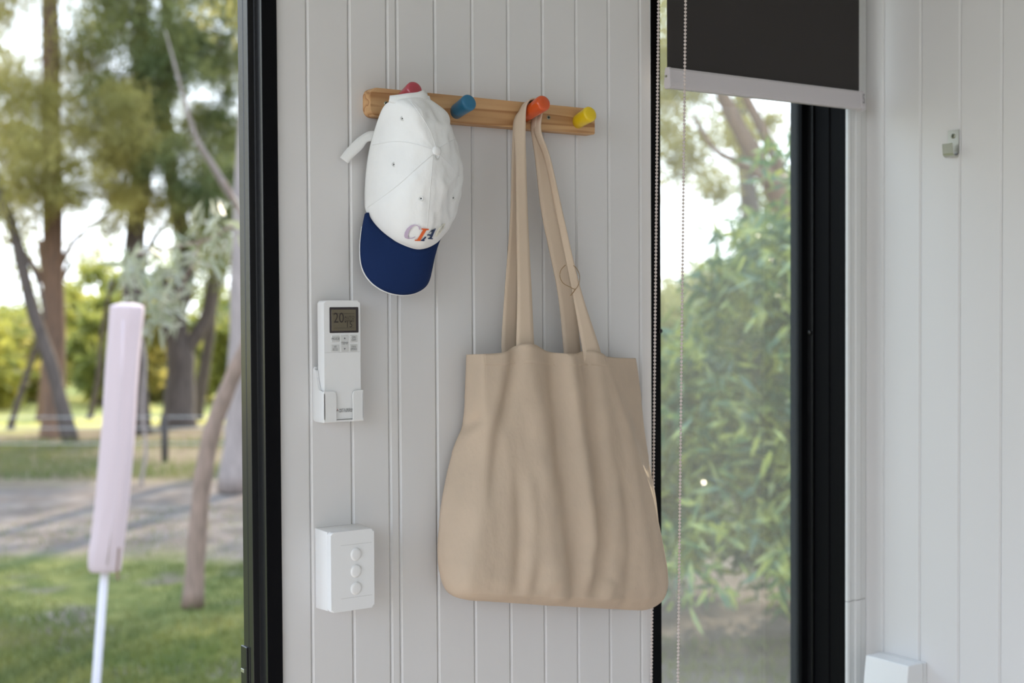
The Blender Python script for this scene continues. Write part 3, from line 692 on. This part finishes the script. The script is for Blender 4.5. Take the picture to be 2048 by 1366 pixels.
# ================================================================== HOOK AND BOX ON THE RIGHT WALL
def hx(x, y, off=0): return onX(x, y, X1 - off)
h0 = hx(1897, 262); h1 = hx(1919, 260); hb = hx(1912, 314)
yA, yB_ = h0[1], h1[1]; hz1 = h0[2]; hz0 = hb[2]
hook = tag(empty('wall_hook', (X1, (yA + yB_) / 2, hz0)), 'brushed metal coat hook screwed to the right wall', 'hook')
def strip_x(name, path, w0, w1, m, par, t=.0018):
    # path in (distance from wall, z); width along y tapering w0 -> w1
    V = []; yc = (yA + yB_) / 2; n = len(path); F = []
    for i, (d_, z_) in enumerate(path):
        w = (w0 + (w1 - w0) * i / (n - 1)) / 2; V += [(X1 - d_, yc + w, z_), (X1 - d_, yc - w, z_)]
    for i in range(n - 1): F.append((2 * i, 2 * i + 1, 2 * i + 3, 2 * i + 2))
    return solidify(build(name, V, F, m, par, False), t, 0)
W_ = abs(yA - yB_)
path = [(.0012, hz1), (.0012, hz1 - .012), (.0012, hz0 + .0085)] + [(.0012 + .0078 * (1 - math.cos(math.radians(a))), hz0 + .0085 - .0078 * math.sin(math.radians(a))) for a in range(15, 181, 15)] + [(.0178, hz0 + .016), (.0190, hz0 + .024)]
strip_x('hook_strap', path, W_, W_ * .92, M['steel'], hook)
p = np.array([X1 - .0022, (yA + yB_) / 2, hz1 - .011])
V, F = tube_np([p + np.array([.002, 0, 0]), p - np.array([.0008, 0, 0]), p - np.array([.0014, 0, 0])], [.0046, .0044, .002], 14); sc = build('screw', V, F, M['screw'], hook, True)
box('screw_slot', p[0] - .0018, p[0] - .0013, p[1] - .0028, p[1] + .0028, p[2] - .0006, p[2] + .0006, M['blackm'], sc)
box('screw_slot', p[0] - .0018, p[0] - .0013, p[1] - .0006, p[1] + .0006, p[2] - .0028, p[2] + .0028, M['blackm'], sc)
# white wedge-fronted box
bp = hx(1765, 1307); bq = hx(1854, 1322)
by0, by1 = bp[1], bq[1]; bz = (bp[2] + bq[2]) / 2 + .001
fdt = min(np.linspace(.01, .12, 441), key=lambda d: abs(onX(1730, 1317, X1 - d)[1] - by0))
ub = tag(empty('wall_box', (X1, (by0 + by1) / 2, bz - .16)), 'white wedge shaped box low on the right wall beside the window', 'box')
prof = [(X1 - .0002, bz - .16), (X1 - .0002, bz), (X1 - fdt, bz), (X1 - fdt - .020, bz - .16)]
bm = bmesh.new()
a_ = [bm.verts.new((x, by0 - .002 * (i in (2, 3)), z)) for i, (x, z) in enumerate(prof)]; b_ = [bm.verts.new((x, by1 + .002 * (i in (2, 3)), z)) for i, (x, z) in enumerate(prof)]
bm.faces.new(a_); bm.faces.new(b_[::-1])
for i in range(4): bm.faces.new((a_[i], b_[i], b_[(i + 1) % 4], a_[(i + 1) % 4]))
bmesh.ops.bevel(bm, geom=bm.edges[:], offset=.0012, segments=2, affect='EDGES', profile=.5); from_bm('case', bm, M['plastic'], ub)
box('cover_line', X1 - .0125, X1 - .0118, by1 - .0004, by0 + .0004, bz - .158, bz + .0004, M['button'], ub)

#OUTDOORS
# ================================================================== OUTDOORS
GZ = -.55
def ground_mat():
    m = bpy.data.materials.new('yard_ground'); m.use_nodes = True; n = m.node_tree.nodes; l = m.node_tree.links; b = n['Principled BSDF']
    b.inputs['Roughness'].default_value = .95; b.inputs['Specular IOR Level'].default_value = .1
    g = n.new('ShaderNodeNewGeometry')
    def noise(sc, det, st=(1, 1, 1)):
        mp = n.new('ShaderNodeMapping'); mp.inputs['Scale'].default_value = st; t = n.new('ShaderNodeTexNoise'); t.inputs['Scale'].default_value = sc; t.inputs['Detail'].default_value = det
        l.new(g.outputs['Position'], mp.inputs[0]); l.new(mp.outputs[0], t.inputs[0]); return t.outputs[0]
    def ramp(sock, stops):
        r = n.new('ShaderNodeValToRGB'); e = r.color_ramp.elements
        e[0].position, e[0].color = stops[0][0], (*stops[0][1], 1); e[1].position, e[1].color = stops[-1][0], (*stops[-1][1], 1)
        for p_, c_ in stops[1:-1]: a = e.new(p_); a.color = (*c_, 1)
        l.new(sock, r.inputs[0]); return r.outputs[0]
    def mix(f, a, b_):
        x = n.new('ShaderNodeMix'); x.data_type = 'RGBA'; l.new(f, x.inputs[0]); l.new(a, x.inputs[6]); l.new(b_, x.inputs[7]); return x.outputs[2]
    sand = ramp(noise(3.0, 5), [(.3, (.105, .083, .068)), (.55, (.155, .128, .108)), (.75, (.21, .18, .155))])
    grass = ramp(noise(6, 5), [(.3, (.07, .085, .022)), (.55, (.115, .125, .036)), (.75, (.17, .165, .055))])
    litter = ramp(noise(5, 5), [(.3, (.14, .105, .07)), (.6, (.20, .16, .10)), (.75, (.15, .17, .07))])
    field = ramp(noise(1.2, 3), [(.3, (.38, .36, .10)), (.7, (.52, .48, .17))])
    # distance out from the house along the yard
    dt = n.new('ShaderNodeVectorMath'); dt.operation = 'DOT_PRODUCT'; dt.inputs[1].default_value = (.34, .94, 0)
    l.new(g.outputs['Position'], dt.inputs[0])
    ad = n.new('ShaderNodeMath'); ad.operation = 'MULTIPLY_ADD'; ad.inputs[1].default_value = 2.4
    l.new(noise(.55, 3), ad.inputs[0]); l.new(dt.outputs['Value'], ad.inputs[2])
    def band(lo, hi):
        mr = n.new('ShaderNodeMapRange'); mr.inputs[1].default_value = lo; mr.inputs[2].default_value = hi; l.new(ad.outputs[0], mr.inputs[0]); return mr.outputs[0]
    gm = n.new('ShaderNodeMapRange'); gm.inputs[1].default_value = .53; gm.inputs[2].default_value = .61; l.new(noise(.9, 4), gm.inputs[0])
    c = mix(gm.outputs[0], grass, sand)
    sxp = n.new('ShaderNodeSeparateXYZ'); l.new(g.outputs['Position'], sxp.inputs[0])
    ax_ = n.new('ShaderNodeMath'); ax_.operation = 'MULTIPLY_ADD'; ax_.inputs[1].default_value = 1.2; l.new(noise(1.1, 3), ax_.inputs[0]); l.new(sxp.outputs[0], ax_.inputs[2])
    mrx = n.new('ShaderNodeMapRange'); mrx.inputs[1].default_value = 3.3; mrx.inputs[2].default_value = 3.9; l.new(ax_.outputs[0], mrx.inputs[0])
    c = mix(mrx.outputs[0], c, sand)
    c = mix(band(9.3, 10.0), c, sand); c = mix(band(13.4, 14.4), c, litter); c = mix(band(20.2, 21.4), c, field)
    l.new(c, b.inputs['Base Color'])
    t = n.new('ShaderNodeTexNoise'); t.inputs['Scale'].default_value = 25; t.inputs['Detail'].default_value = 4
    bp_ = n.new('ShaderNodeBump'); bp_.inputs['Strength'].default_value = .5; bp_.inputs['Distance'].default_value = .05
    l.new(g.outputs['Position'], t.inputs[0]); l.new(t.outputs[0], bp_.inputs['Height']); l.new(bp_.outputs[0], b.inputs['Normal'])
    return m
M['ground'] = ground_mat()
M['bark_dark'] = mat('bark_dark', (.060, .046, .038), .9, noise=(9, (.11, .085, .07), 4, (3, 3, .4), .35, .7))
M['bark_brown'] = mat('bark_brown', (.12, .075, .05), .9, noise=(8, (.20, .115, .07), 4, (3, 3, .4), .35, .7))
M['bark_grey'] = mat('bark_grey', (.23, .19, .17), .9, noise=(10, (.33, .27, .24), 4, (3, 3, .5), .35, .7))
M['bark_tan'] = mat('bark_tan', (.28, .19, .145), .9, noise=(16, (.17, .12, .09), 4, (3, 3, .5), .35, .7))
M['leaf_olive'] = mat('leaf_olive', (.26, .245, .075), .6, noise=(1.3, (.46, .40, .12), 3, one, .35, .65), transl=.5)
M['leaf_dark'] = mat('leaf_dark', (.11, .15, .055), .6, noise=(1.2, (.28, .28, .085), 3, one, .35, .68), transl=.42)
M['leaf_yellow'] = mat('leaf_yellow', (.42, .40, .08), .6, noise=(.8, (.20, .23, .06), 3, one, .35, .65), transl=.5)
M['leaf_gum'] = mat('leaf_gum', (.36, .34, .26), .5, noise=(5, (.25, .27, .15), 3, one, .35, .65), transl=.35)
M['leaf_bush'] = mat('leaf_bush', (.065, .14, .06), .30, noise=(7, (.34, .38, .09), 3, one, .43, .60), transl=.42, spec=.7)  # dark-to-bright noise paints shaded interior and sunlit highlights into the leaf colour
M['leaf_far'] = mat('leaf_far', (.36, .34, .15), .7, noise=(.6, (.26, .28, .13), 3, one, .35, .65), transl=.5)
M['grassblade'] = mat('grass_blade', (.10, .135, .035), .6, noise=(1.5, (.19, .19, .06), 3, one, .35, .65), transl=.4)
M['post'] = mat('fence_post_timber', (.045, .038, .034), .9)
M['wire'] = mat('fence_wire', (.5, .5, .48), .4, metal=.8)

gv = []; gf = []; NG = 60
gx = np.linspace(-70, 110, NG); gy = np.linspace(-60, 120, NG)
for j in range(NG):
    for i in range(NG): gv.append((gx[i], gy[j], GZ))
for j in range(NG - 1):
    for i in range(NG - 1): gf.append((j * NG + i, j * NG + i + 1, (j + 1) * NG + i + 1, (j + 1) * NG + i))
tag(build('ground', gv, gf, M['ground']), kind='structure')
tag(box('wall_base', ROOM_L - .12, X1 + .12, ROOM_B - .12, .125, GZ, -.12, M['bark_dark']), kind='structure')

def quads(name, V, m, parent=None, kind='stuff', label=None, n=4):
    V = np.asarray(V, np.float32); k = len(V) // n; lo = V.min(0); hi = V.max(0)
    loc = np.array([(lo[0] + hi[0]) / 2, (lo[1] + hi[1]) / 2, lo[2]])
    me = bpy.data.meshes.new(name); me.vertices.add(len(V)); me.vertices.foreach_set('co', (V - loc).astype(np.float32).ravel())
    me.loops.add(k * n); me.loops.foreach_set('vertex_index', np.arange(k * n, dtype=np.int32))
    me.polygons.add(k); me.polygons.foreach_set('loop_start', np.arange(0, k * n, n, dtype=np.int32))
    me.update(calc_edges=True); o = link(name, me, loc, parent, m); tag(o, label, kind=kind); return o
def leaves(cl, L, Wd, droop=.3):
    """cl: list of (centre, radius xyz, count)"""
    out = []
    for c, rad, n in cl:
        d = rng.normal(size=(n, 3)); d /= np.linalg.norm(d, axis=1)[:, None]
        pos = np.asarray(c) + d * (rng.random((n, 1)) ** .45) * np.asarray(rad)
        ax = rng.normal(size=(n, 3)); ax[:, 2] -= droop * 2; ax /= np.linalg.norm(ax, axis=1)[:, None]
        t = rng.normal(size=(n, 3)); sd = np.cross(ax, t); sd /= np.linalg.norm(sd, axis=1)[:, None] + 1e-9
        ll = L * (.6 + .8 * rng.random((n, 1))); ww = Wd * (.6 + .8 * rng.random((n, 1)))
        q = np.stack([pos, pos + ax * ll * .45 + sd * ww * .5, pos + ax * ll, pos + ax * ll * .45 - sd * ww * .5], 1)
        out.append(q.reshape(-1, 3))
    return np.concatenate(out)
def clumps(x0, x1, y0, y1, D0, D1, n, rad, cnt, flat=.75):
    out = []
    for _ in range(n):
        c = at(random.uniform(x0, x1), random.uniform(y0, y1), random.uniform(D0, D1)); r_ = rad * random.uniform(.6, 1.3)
        out.append((c, (r_, r_, r_ * flat), int(cnt * random.uniform(.6, 1.3))))
    return out
def px_path(pts, D, n=5):
    D = np.broadcast_to(np.asarray(D, float), (len(pts),)); return catmull([at(x, y, d) for (x, y), d in zip(pts, D)], n)
def tree(name, label, trunk, D, r0, r1, bark, cl=None, L=.12, Wd=.03, leafm=None, branches=(), cat='tree', group=None, droop=.3):
    P = px_path(trunk, D)
    base = P[-1].copy()
    if base[2] > GZ + .02: P = np.vstack([P, [[base[0], base[1], GZ - .05]]])
    root = tag(empty(name, (P[-1][0], P[-1][1], GZ)), label, cat, group)
    rad = np.linspace(r1, r0, len(P)); rad[-2:] *= 1.18
    rad = rad * (1 + .06 * np.sin(np.arange(len(P)) * 1.7))
    V, F = tube_np(P, rad, 10); build('trunk', V, F, M[bark], root, True)
    for pts, Db, ra_, rb2 in branches:
        Q = px_path(pts, Db); V, F = tube_np(Q, np.linspace(ra_, rb2, len(Q)), 7); build('branch', V, F, M[bark], root, True)
    if cl: quads('foliage', leaves(cl, L, Wd, droop), M[leafm], root)
    return root

TG = 'trees of the yard seen through the open door'
tree('she_oak', 'thin dark tree leaning right at the far left of the open door', [(-60, 120), (-15, 340), (30, 470), (60, 600), (105, 740), (142, 885)], 18.5, .10, .06, 'bark_dark',
     clumps(-380, 60, -420, 430, 17, 20, 66, .6, 360), .15, .017, 'leaf_olive', [([(30, 470), (75, 560), (90, 640)], 18.5, .03, .02)], group=TG, droop=.6)
tree('pine_tree', 'straight brown trunked tree with olive foliage at the left of the door', [(96, -250), (102, 120), (106, 500), (108, 868)], 19.3, .17, .10, 'bark_brown',
     clumps(-60, 240, -380, 170, 18.3, 20.5, 66, .42, 300) + clumps(-60, 260, 170, 400, 18.0, 20, 56, .38, 340) + clumps(-120, 330, 370, 470, 18.3, 20, 22, .28, 240), .15, .017, 'leaf_olive',
     [([(108, 560), (150, 480), (230, 420)], 19.3, .05, .02), ([(106, 600), (60, 520), (0, 470)], 19.3, .05, .02)], group=TG, droop=.5)
tree('pine_tree', 'tall grey trunked dark green tree rising behind the closed umbrella', [(290, -300), (282, 120), (288, 300), (268, 520), (274, 885)], 19.8, .17, .09, 'bark_dark',
     clumps(170, 420, -380, 180, 18.8, 21, 76, .52, 400) + clumps(180, 350, 150, 350, 18.8, 21, 34, .38, 340) + clumps(300, 480, 300, 440, 18.8, 21, 30, .36, 320), .14, .018, 'leaf_dark',
     [([(275, 540), (320, 460), (380, 420)], 19.8, .05, .02), ([(284, 300), (300, 200), (345, 130)], 19.8, .05, .02)], group=TG, droop=.3)
tree('pine_tree', 'thick forked dark trunk with dark foliage beside the door jamb', [(345, -200), (330, 250), (372, 520), (350, 640), (362, 720), (357, 838)], 21, .25, .07, 'bark_dark',
     clumps(320, 620, -380, 340, 20, 22.5, 84, .58, 400) + clumps(390, 560, 340, 540, 20, 22, 26, .4, 300) + clumps(390, 500, 20, 330, 20, 22, 30, .36, 300), .14, .018, 'leaf_dark',
     [([(358, 720), (410, 640), (425, 560), (440, 500)], 21, .13, .06), ([(352, 660), (338, 600), (330, 560)], 21, .10, .05)], group=TG)
tree('gum_tree', 'bluish grey trunk at the edge of the door with a long slanting branch', [(540, -200), (500, 200), (486, 480), (480, 720), (466, 984)], 13.4, .125, .09, 'bark_grey',
     clumps(480, 900, -500, 100, 12.5, 15, 22, .55, 260), .14, .02, 'leaf_olive',
     [([(484, 420), (455, 380), (425, 330), (390, 270), (362, 175), (330, 60)], [13.4, 13.2, 13, 12.8, 12.6, 12.5], .05, .006)], group=TG)
gum = tree('gum_tree', 'slender leaning tan trunk with pale hanging leaves on the near lawn', [(560, 480), (530, 610), (490, 700), (452, 785), (420, 880), (401, 1000), (385, 1214)], 8.28, .058, .042, 'bark_tan', None,
           branches=[([(535, 590), (505, 470), (460, 455), (420, 478), (330, 498), (255, 512)], [8.28, 8.1, 8.0, 8.0, 8.0, 8.0], .014, .005), ([(505, 470), (470, 400), (450, 360)], 8.1, .012, .005), ([(400, 484), (380, 540), (350, 600)], 8.0, .007, .003)], group=TG)
# hanging gum leaves one by one
def leaf_mesh(L, Wd):
    me = bpy.data.meshes.new('leaf'); pr = [(0, 0), (.18, .6), (.45, 1), (.75, .6), (1, 0)]
    V = []; F = []
    for (t, w) in pr: V += [(w * Wd / 2, .12 * L * t * t, -t * L), (-w * Wd / 2, .12 * L * t * t, -t * L)]
    for i in range(4): F.append((2 * i, 2 * i + 1, 2 * i + 3, 2 * i + 2))
    me.from_pydata(V, [], F); me.update(); return me
def hang(root, n, boxes, D0, D1, L, Wd, m, droop=.8):
    meshes = [leaf_mesh(L * s_, Wd * s_) for s_ in (.75, 1, 1.25)]
    for me in meshes: me.materials.append(m)
    for i in range(n):
        x0, x1, y0, y1 = random.choice(boxes)
        o = link('leaf', random.choice(meshes), at(random.uniform(x0, x1), random.uniform(y0, y1), random.uniform(D0, D1)), root)
        o.rotation_euler = (random.gauss(0, droop), random.gauss(0, droop), random.uniform(0, 6.28))
hang(gum, 250, [(235, 330, 480, 560), (240, 340, 520, 640), (290, 390, 480, 640), (340, 440, 460, 560), (400, 480, 380, 480), (280, 350, 560, 660)], 7.7, 8.4, .15, .026, M['leaf_gum'], .7)
tree('sapling', 'pale slender sapling stem just behind the closed umbrella', [(275, 660), (291, 720), (285, 820), (292, 900), (283, 962)], 14.0, .018, .012, 'bark_grey', group=TG)
tree('she_oak', 'thin bare stem leaning left beyond the wire fence', [(140, 520), (95, 640), (60, 730), (22, 850)], 20.6, .05, .03, 'bark_dark', group=TG)
tree('she_oak', 'rusty brown trunk beyond the wire fence left of the umbrella', [(80, 480), (95, 620), (88, 760), (80, 842)], 22.0, .07, .05, 'bark_brown', group=TG)
tree('she_oak', 'thin dark stem beyond the fence between umbrella and forked trunk', [(225, 560), (205, 660), (196, 760), (178, 842)], 22.5, .05, .03, 'bark_dark', group=TG)
tree('she_oak', 'dark stem beyond the fence just left of the door jamb', [(470, 480), (430, 590), (415, 700), (392, 838)], 22.2, .10, .06, 'bark_dark', group=TG)
# far growth closing the view
k = 0
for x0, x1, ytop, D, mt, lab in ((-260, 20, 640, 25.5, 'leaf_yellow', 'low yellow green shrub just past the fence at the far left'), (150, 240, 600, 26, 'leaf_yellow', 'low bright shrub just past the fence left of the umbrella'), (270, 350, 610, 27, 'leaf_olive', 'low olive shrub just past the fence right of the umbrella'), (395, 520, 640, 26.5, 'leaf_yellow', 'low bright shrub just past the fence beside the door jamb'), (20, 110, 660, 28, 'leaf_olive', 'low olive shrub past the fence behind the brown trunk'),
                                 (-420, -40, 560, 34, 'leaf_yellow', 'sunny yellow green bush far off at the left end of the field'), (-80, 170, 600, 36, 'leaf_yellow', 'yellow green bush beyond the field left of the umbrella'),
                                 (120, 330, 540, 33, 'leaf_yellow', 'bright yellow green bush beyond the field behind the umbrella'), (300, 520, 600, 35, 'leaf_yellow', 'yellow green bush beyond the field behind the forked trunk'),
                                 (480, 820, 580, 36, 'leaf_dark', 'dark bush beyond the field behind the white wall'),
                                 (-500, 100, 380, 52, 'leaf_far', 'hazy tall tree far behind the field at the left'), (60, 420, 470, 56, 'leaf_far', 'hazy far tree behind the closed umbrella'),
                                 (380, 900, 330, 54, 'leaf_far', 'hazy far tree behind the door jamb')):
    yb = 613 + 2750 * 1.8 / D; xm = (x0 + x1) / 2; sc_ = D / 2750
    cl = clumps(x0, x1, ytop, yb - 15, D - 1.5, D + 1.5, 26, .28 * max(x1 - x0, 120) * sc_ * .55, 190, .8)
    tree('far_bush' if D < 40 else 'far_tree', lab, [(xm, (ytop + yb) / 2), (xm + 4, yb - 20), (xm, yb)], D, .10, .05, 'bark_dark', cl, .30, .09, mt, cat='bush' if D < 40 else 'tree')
# view through the narrow window
tree('bent_tree', 'grey branching tree against the bright sky behind the narrow window', [(1380, 60), (1430, 160), (1480, 260), (1545, 370), (1590, 470), (1625, 640), (1640, 900), (1660, 1140)], 9.6, .125, .030, 'bark_brown',
     clumps(1300, 1440, -60, 400, 10.5, 13, 20, .30, 240) + clumps(1290, 1620, -260, 190, 9.5, 12.5, 26, .34, 240) + clumps(1430, 1620, 200, 420, 10, 12, 9, .2, 120), .11, .018, 'leaf_olive',
     [([(1590, 470), (1560, 340), (1520, 250), (1490, 190), (1440, 80)], 9.6, .05, .025), ([(1545, 370), (1490, 330), (1430, 300), (1385, 230)], 9.5, .035, .012), ([(1600, 460), (1640, 330), (1660, 200)], 9.6, .05, .02)])
bush = tree('wattle_bush', 'tall leafy green bush filling the lower right of the narrow window', [(1560, 560), (1545, 800), (1565, 1000), (1570, 1196)], 8.2, .035, .015, 'bark_brown',
            clumps(1440, 1640, 440, 700, 6.6, 8.8, 30, .17, 120) + clumps(1330, 1660, 640, 1120, 6.4, 9.0, 90, .20, 125) + clumps(1600, 1900, 300, 1150, 6.5, 9, 50, .28, 150) + clumps(1140, 1330, 700, 1120, 6.8, 9, 26, .22, 120), .13, .030, 'leaf_bush',
            [([(1562, 1000), (1500, 880), (1450, 760)], 8.1, .016, .006), ([(1556, 900), (1600, 760), (1615, 620)], 8.2, .016, .006), ([(1568, 1100), (1470, 1040), (1390, 980)], 7.9, .014, .005)], cat='bush')
hang(bush, 210, [(1480, 1600, 420, 640), (1340, 1600, 700, 900), (1330, 1600, 880, 1180), (1330, 1460, 1040, 1210), (1540, 1610, 1100, 1190)], 5.6, 6.8, .12, .026, M['leaf_bush'], 1.0)
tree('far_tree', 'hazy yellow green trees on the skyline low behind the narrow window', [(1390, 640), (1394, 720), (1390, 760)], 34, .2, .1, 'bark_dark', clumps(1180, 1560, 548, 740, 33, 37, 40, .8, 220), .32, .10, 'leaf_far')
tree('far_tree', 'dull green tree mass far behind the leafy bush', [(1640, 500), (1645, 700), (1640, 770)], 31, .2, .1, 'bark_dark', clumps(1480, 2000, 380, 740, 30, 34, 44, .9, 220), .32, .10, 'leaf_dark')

# canopy trees standing beside the view, whose shade dapples the yard
for k_, (cx_, cy_, lab) in enumerate(((10.5, 17.0, 'tall spreading tree beside the yard, farthest of the shade trees'), (9.5, 12.6, 'tall spreading tree beside the yard, nearest to the lawn'),
                                      (15.2, 14.6, 'tall spreading tree beside the yard, behind the leafy bush'))):
    root = tag(empty('shade_tree', (cx_, cy_, GZ)), lab, 'tree', 'shade trees beside the yard')
    tube('trunk', catmull([(cx_, cy_, GZ - .1), (cx_ + .1, cy_, 2), (cx_ - .1, cy_ + .1, 4.5), (cx_, cy_, 7.5)], 4), np.linspace(.22, .07, 13), M['bark_dark'], root, 10)
    cl = []
    for _ in range(44):
        a = random.uniform(0, 6.28); q = 3.3 * math.sqrt(random.random()); r_ = random.uniform(.4, .8)
        cl.append(((cx_ + q * math.cos(a), cy_ + q * math.sin(a), random.uniform(5.4, 8.8)), (r_, r_, r_ * .6), 80))
    quads('foliage', leaves(cl, .22, .055, .3), M['leaf_dark'], root)

# tree line closing the yard on both sides of the view
proto = tag(empty('tree_line_tree', (0, 0, GZ)), 'green tree of the tree line closing the yard', 'tree', 'tree line around the yard')
tube('trunk', catmull([(0, 0, GZ - .1), (.1, 0, 1.5), (-.1, .1, 3.5), (0, 0, 6.5)], 4), np.linspace(.2, .06, 13), M['bark_dark'], proto, 9)
cl = []
for _ in range(70):
    a = random.uniform(0, 6.28); z_ = random.uniform(.6, 8.2); q = (2.6 - .16 * abs(z_ - 3.5)) * math.sqrt(random.random()); r_ = random.uniform(.45, .85)
    cl.append(((q * math.cos(a), q * math.sin(a), z_), (r_, r_, r_ * .7), 75))
quads('foliage', leaves(cl, .28, .075, .4), M['leaf_olive'], proto)
spots = [(-23, 17), (-19, 21), (-15.5, 18), (-12, 23), (-9, 19.5), (-6.2, 24), (-3.6, 20), (-1.2, 25.5), (18.5, 35.5), (23, 38.5), (25.5, 35), (24, 12.5), (25.5, 7.5), (24, 2.5), (-27, 11)]
for k_, (x_, y_) in enumerate(spots):
    if k_ == 0: o = proto; o.location = (x_, y_, GZ)
    else:
        o = proto.copy(); COL.objects.link(o); o.location = (x_, y_, GZ)
        for ch in list(proto.children):
            c_ = ch.copy(); COL.objects.link(c_); c_.parent = o
    o.rotation_euler = (0, 0, k_ * 2.4); q = .85 + .3 * random.random(); o.scale = (q, q, q)

# wire fence across the yard
fp = [onZ(330 + dx, 924, GZ) for dx in (0,)]
fdir = np.array([.80, -.60, 0]); f0 = fp[0]
fence = tag(empty('wire_fence', f0), 'post and wire fence crossing the yard under the trees', 'fence')
for i in range(-5, 6):
    q = f0 + fdir * i * 2.6; V, F = tube_np([q - np.array([0, 0, .1]), q + np.array([0, 0, .55])], .042, 8); build('post', V, F, M['post'], fence, True)
for h_ in (.22, .40, .53):
    V, F = tube_np([f0 - fdir * 14 + np.array([0, 0, h_]), f0 + fdir * 14 + np.array([0, 0, h_])], .005, 5); build('wire', V, F, M['wire'], fence, True)

# closed umbrella in its cover
UD = 6.0
um_b = at(187, 1438, UD); um_b[2] = GZ
umb = tag(empty('patio_umbrella', um_b), 'closed patio umbrella in a lavender pink cover on a pale pole', 'umbrella')
edg = [(606, 240, 268), (611, 224, 284), (622, 221, 287), (680, 217, 281), (760, 211, 276), (850, 205, 271), (930, 199, 265), (1000, 193, 258), (1060, 186, 251), (1105, 179, 245), (1132, 178, 242), (1142, 181, 240)]
E2 = catmull([(a, b, c) for a, b, c in edg], 4); V = []; NS = 28
for i, (y_, xl, xr) in enumerate(E2):
    c_ = at((xl + xr) / 2, y_, UD); r_ = (xr - xl) / 2 / FPX * UD
    for k in range(NS):
        a = 2 * math.pi * k / NS; rr_ = r_ * (1 + .05 * math.sin(3 * a + y_ / 160) + .035 * math.sin(7 * a - y_ / 90))
        V.append(c_ + RIGHT * rr_ * math.cos(a) + np.cross(RIGHT, UP) * rr_ * .9 * math.sin(a))
n_ = len(E2); F = [(i * NS + k, i * NS + (k + 1) % NS, (i + 1) * NS + (k + 1) % NS, (i + 1) * NS + k) for i in range(n_ - 1) for k in range(NS)]
F += [tuple(range(NS))[::-1], tuple((n_ - 1) * NS + k for k in range(NS))]
cov = build('cover', V, F, M['lavender'], umb, True)
tube('cover_zip', [at(x, y, UD - .13) for x, y in ((246, 640), (243, 760), (236, 900), (226, 1040), (214, 1130))], .004, M['lavender'], cov, 6)
tube('tie_cord', catmull([at(x, y, UD - .10) for x, y in ((238, 1095), (236, 1120), (234, 1140), (236, 1160))], 4), .005, M['bark_brown'], cov, 6)
tube('pole', [at(214, 1100, UD), at(208, 1160, UD), at(197, 1300, UD), at(187.5, 1434, UD), um_b], .0185, M['pole'], umb, 14)
V, F = tube_np([um_b, um_b + np.array([0, 0, .05]), um_b + np.array([0, 0, .07])], [.24, .22, .04], 24); build('base_weight', V, F, M['post'], umb, True)

# grass blades on the lawn
def blades(n, x0, x1, D0, D1, h):
    P = []
    while len(P) < n:
        D = math.sqrt(random.uniform(D0 ** 2, D1 ** 2)); x = random.uniform(x0, x1); q = at(x, 613 + 2750 * 1.8 / D, D)
        w = math.sin(q[0] * 1.9 + 1) + math.sin(q[1] * 1.4 + q[0] * .7) + random.gauss(0, .7)
        if w > -.5: P.append((q[0], q[1], GZ))
    P = np.array(P); ax = rng.normal(size=(n, 3)) * .45; ax[:, 2] = 1; ax /= np.linalg.norm(ax, axis=1)[:, None]
    t = rng.uniform(0, 6.28, n); sd = np.stack([np.cos(t), np.sin(t), 0 * t], 1); hh = h * rng.uniform(.5, 1.4, (n, 1)); ww = .0045
    return np.stack([P - sd * ww, P + sd * ww, P + ax * hh], 1).reshape(-1, 3)
gr = np.concatenate([blades(26000, -160, 700, 5.6, 9.6, .05), blades(2200, 1250, 1750, 5.6, 7.4, .05), blades(9000, -200, 700, 14.5, 18.5, .12), blades(1200, -100, 600, 9.6, 12.5, .04)])
tag(quads('lawn_grass', gr, M['grassblade'], None, 'stuff', None, 3), 'patchy short green grass growing over the sandy yard', 'grass', kind='stuff')
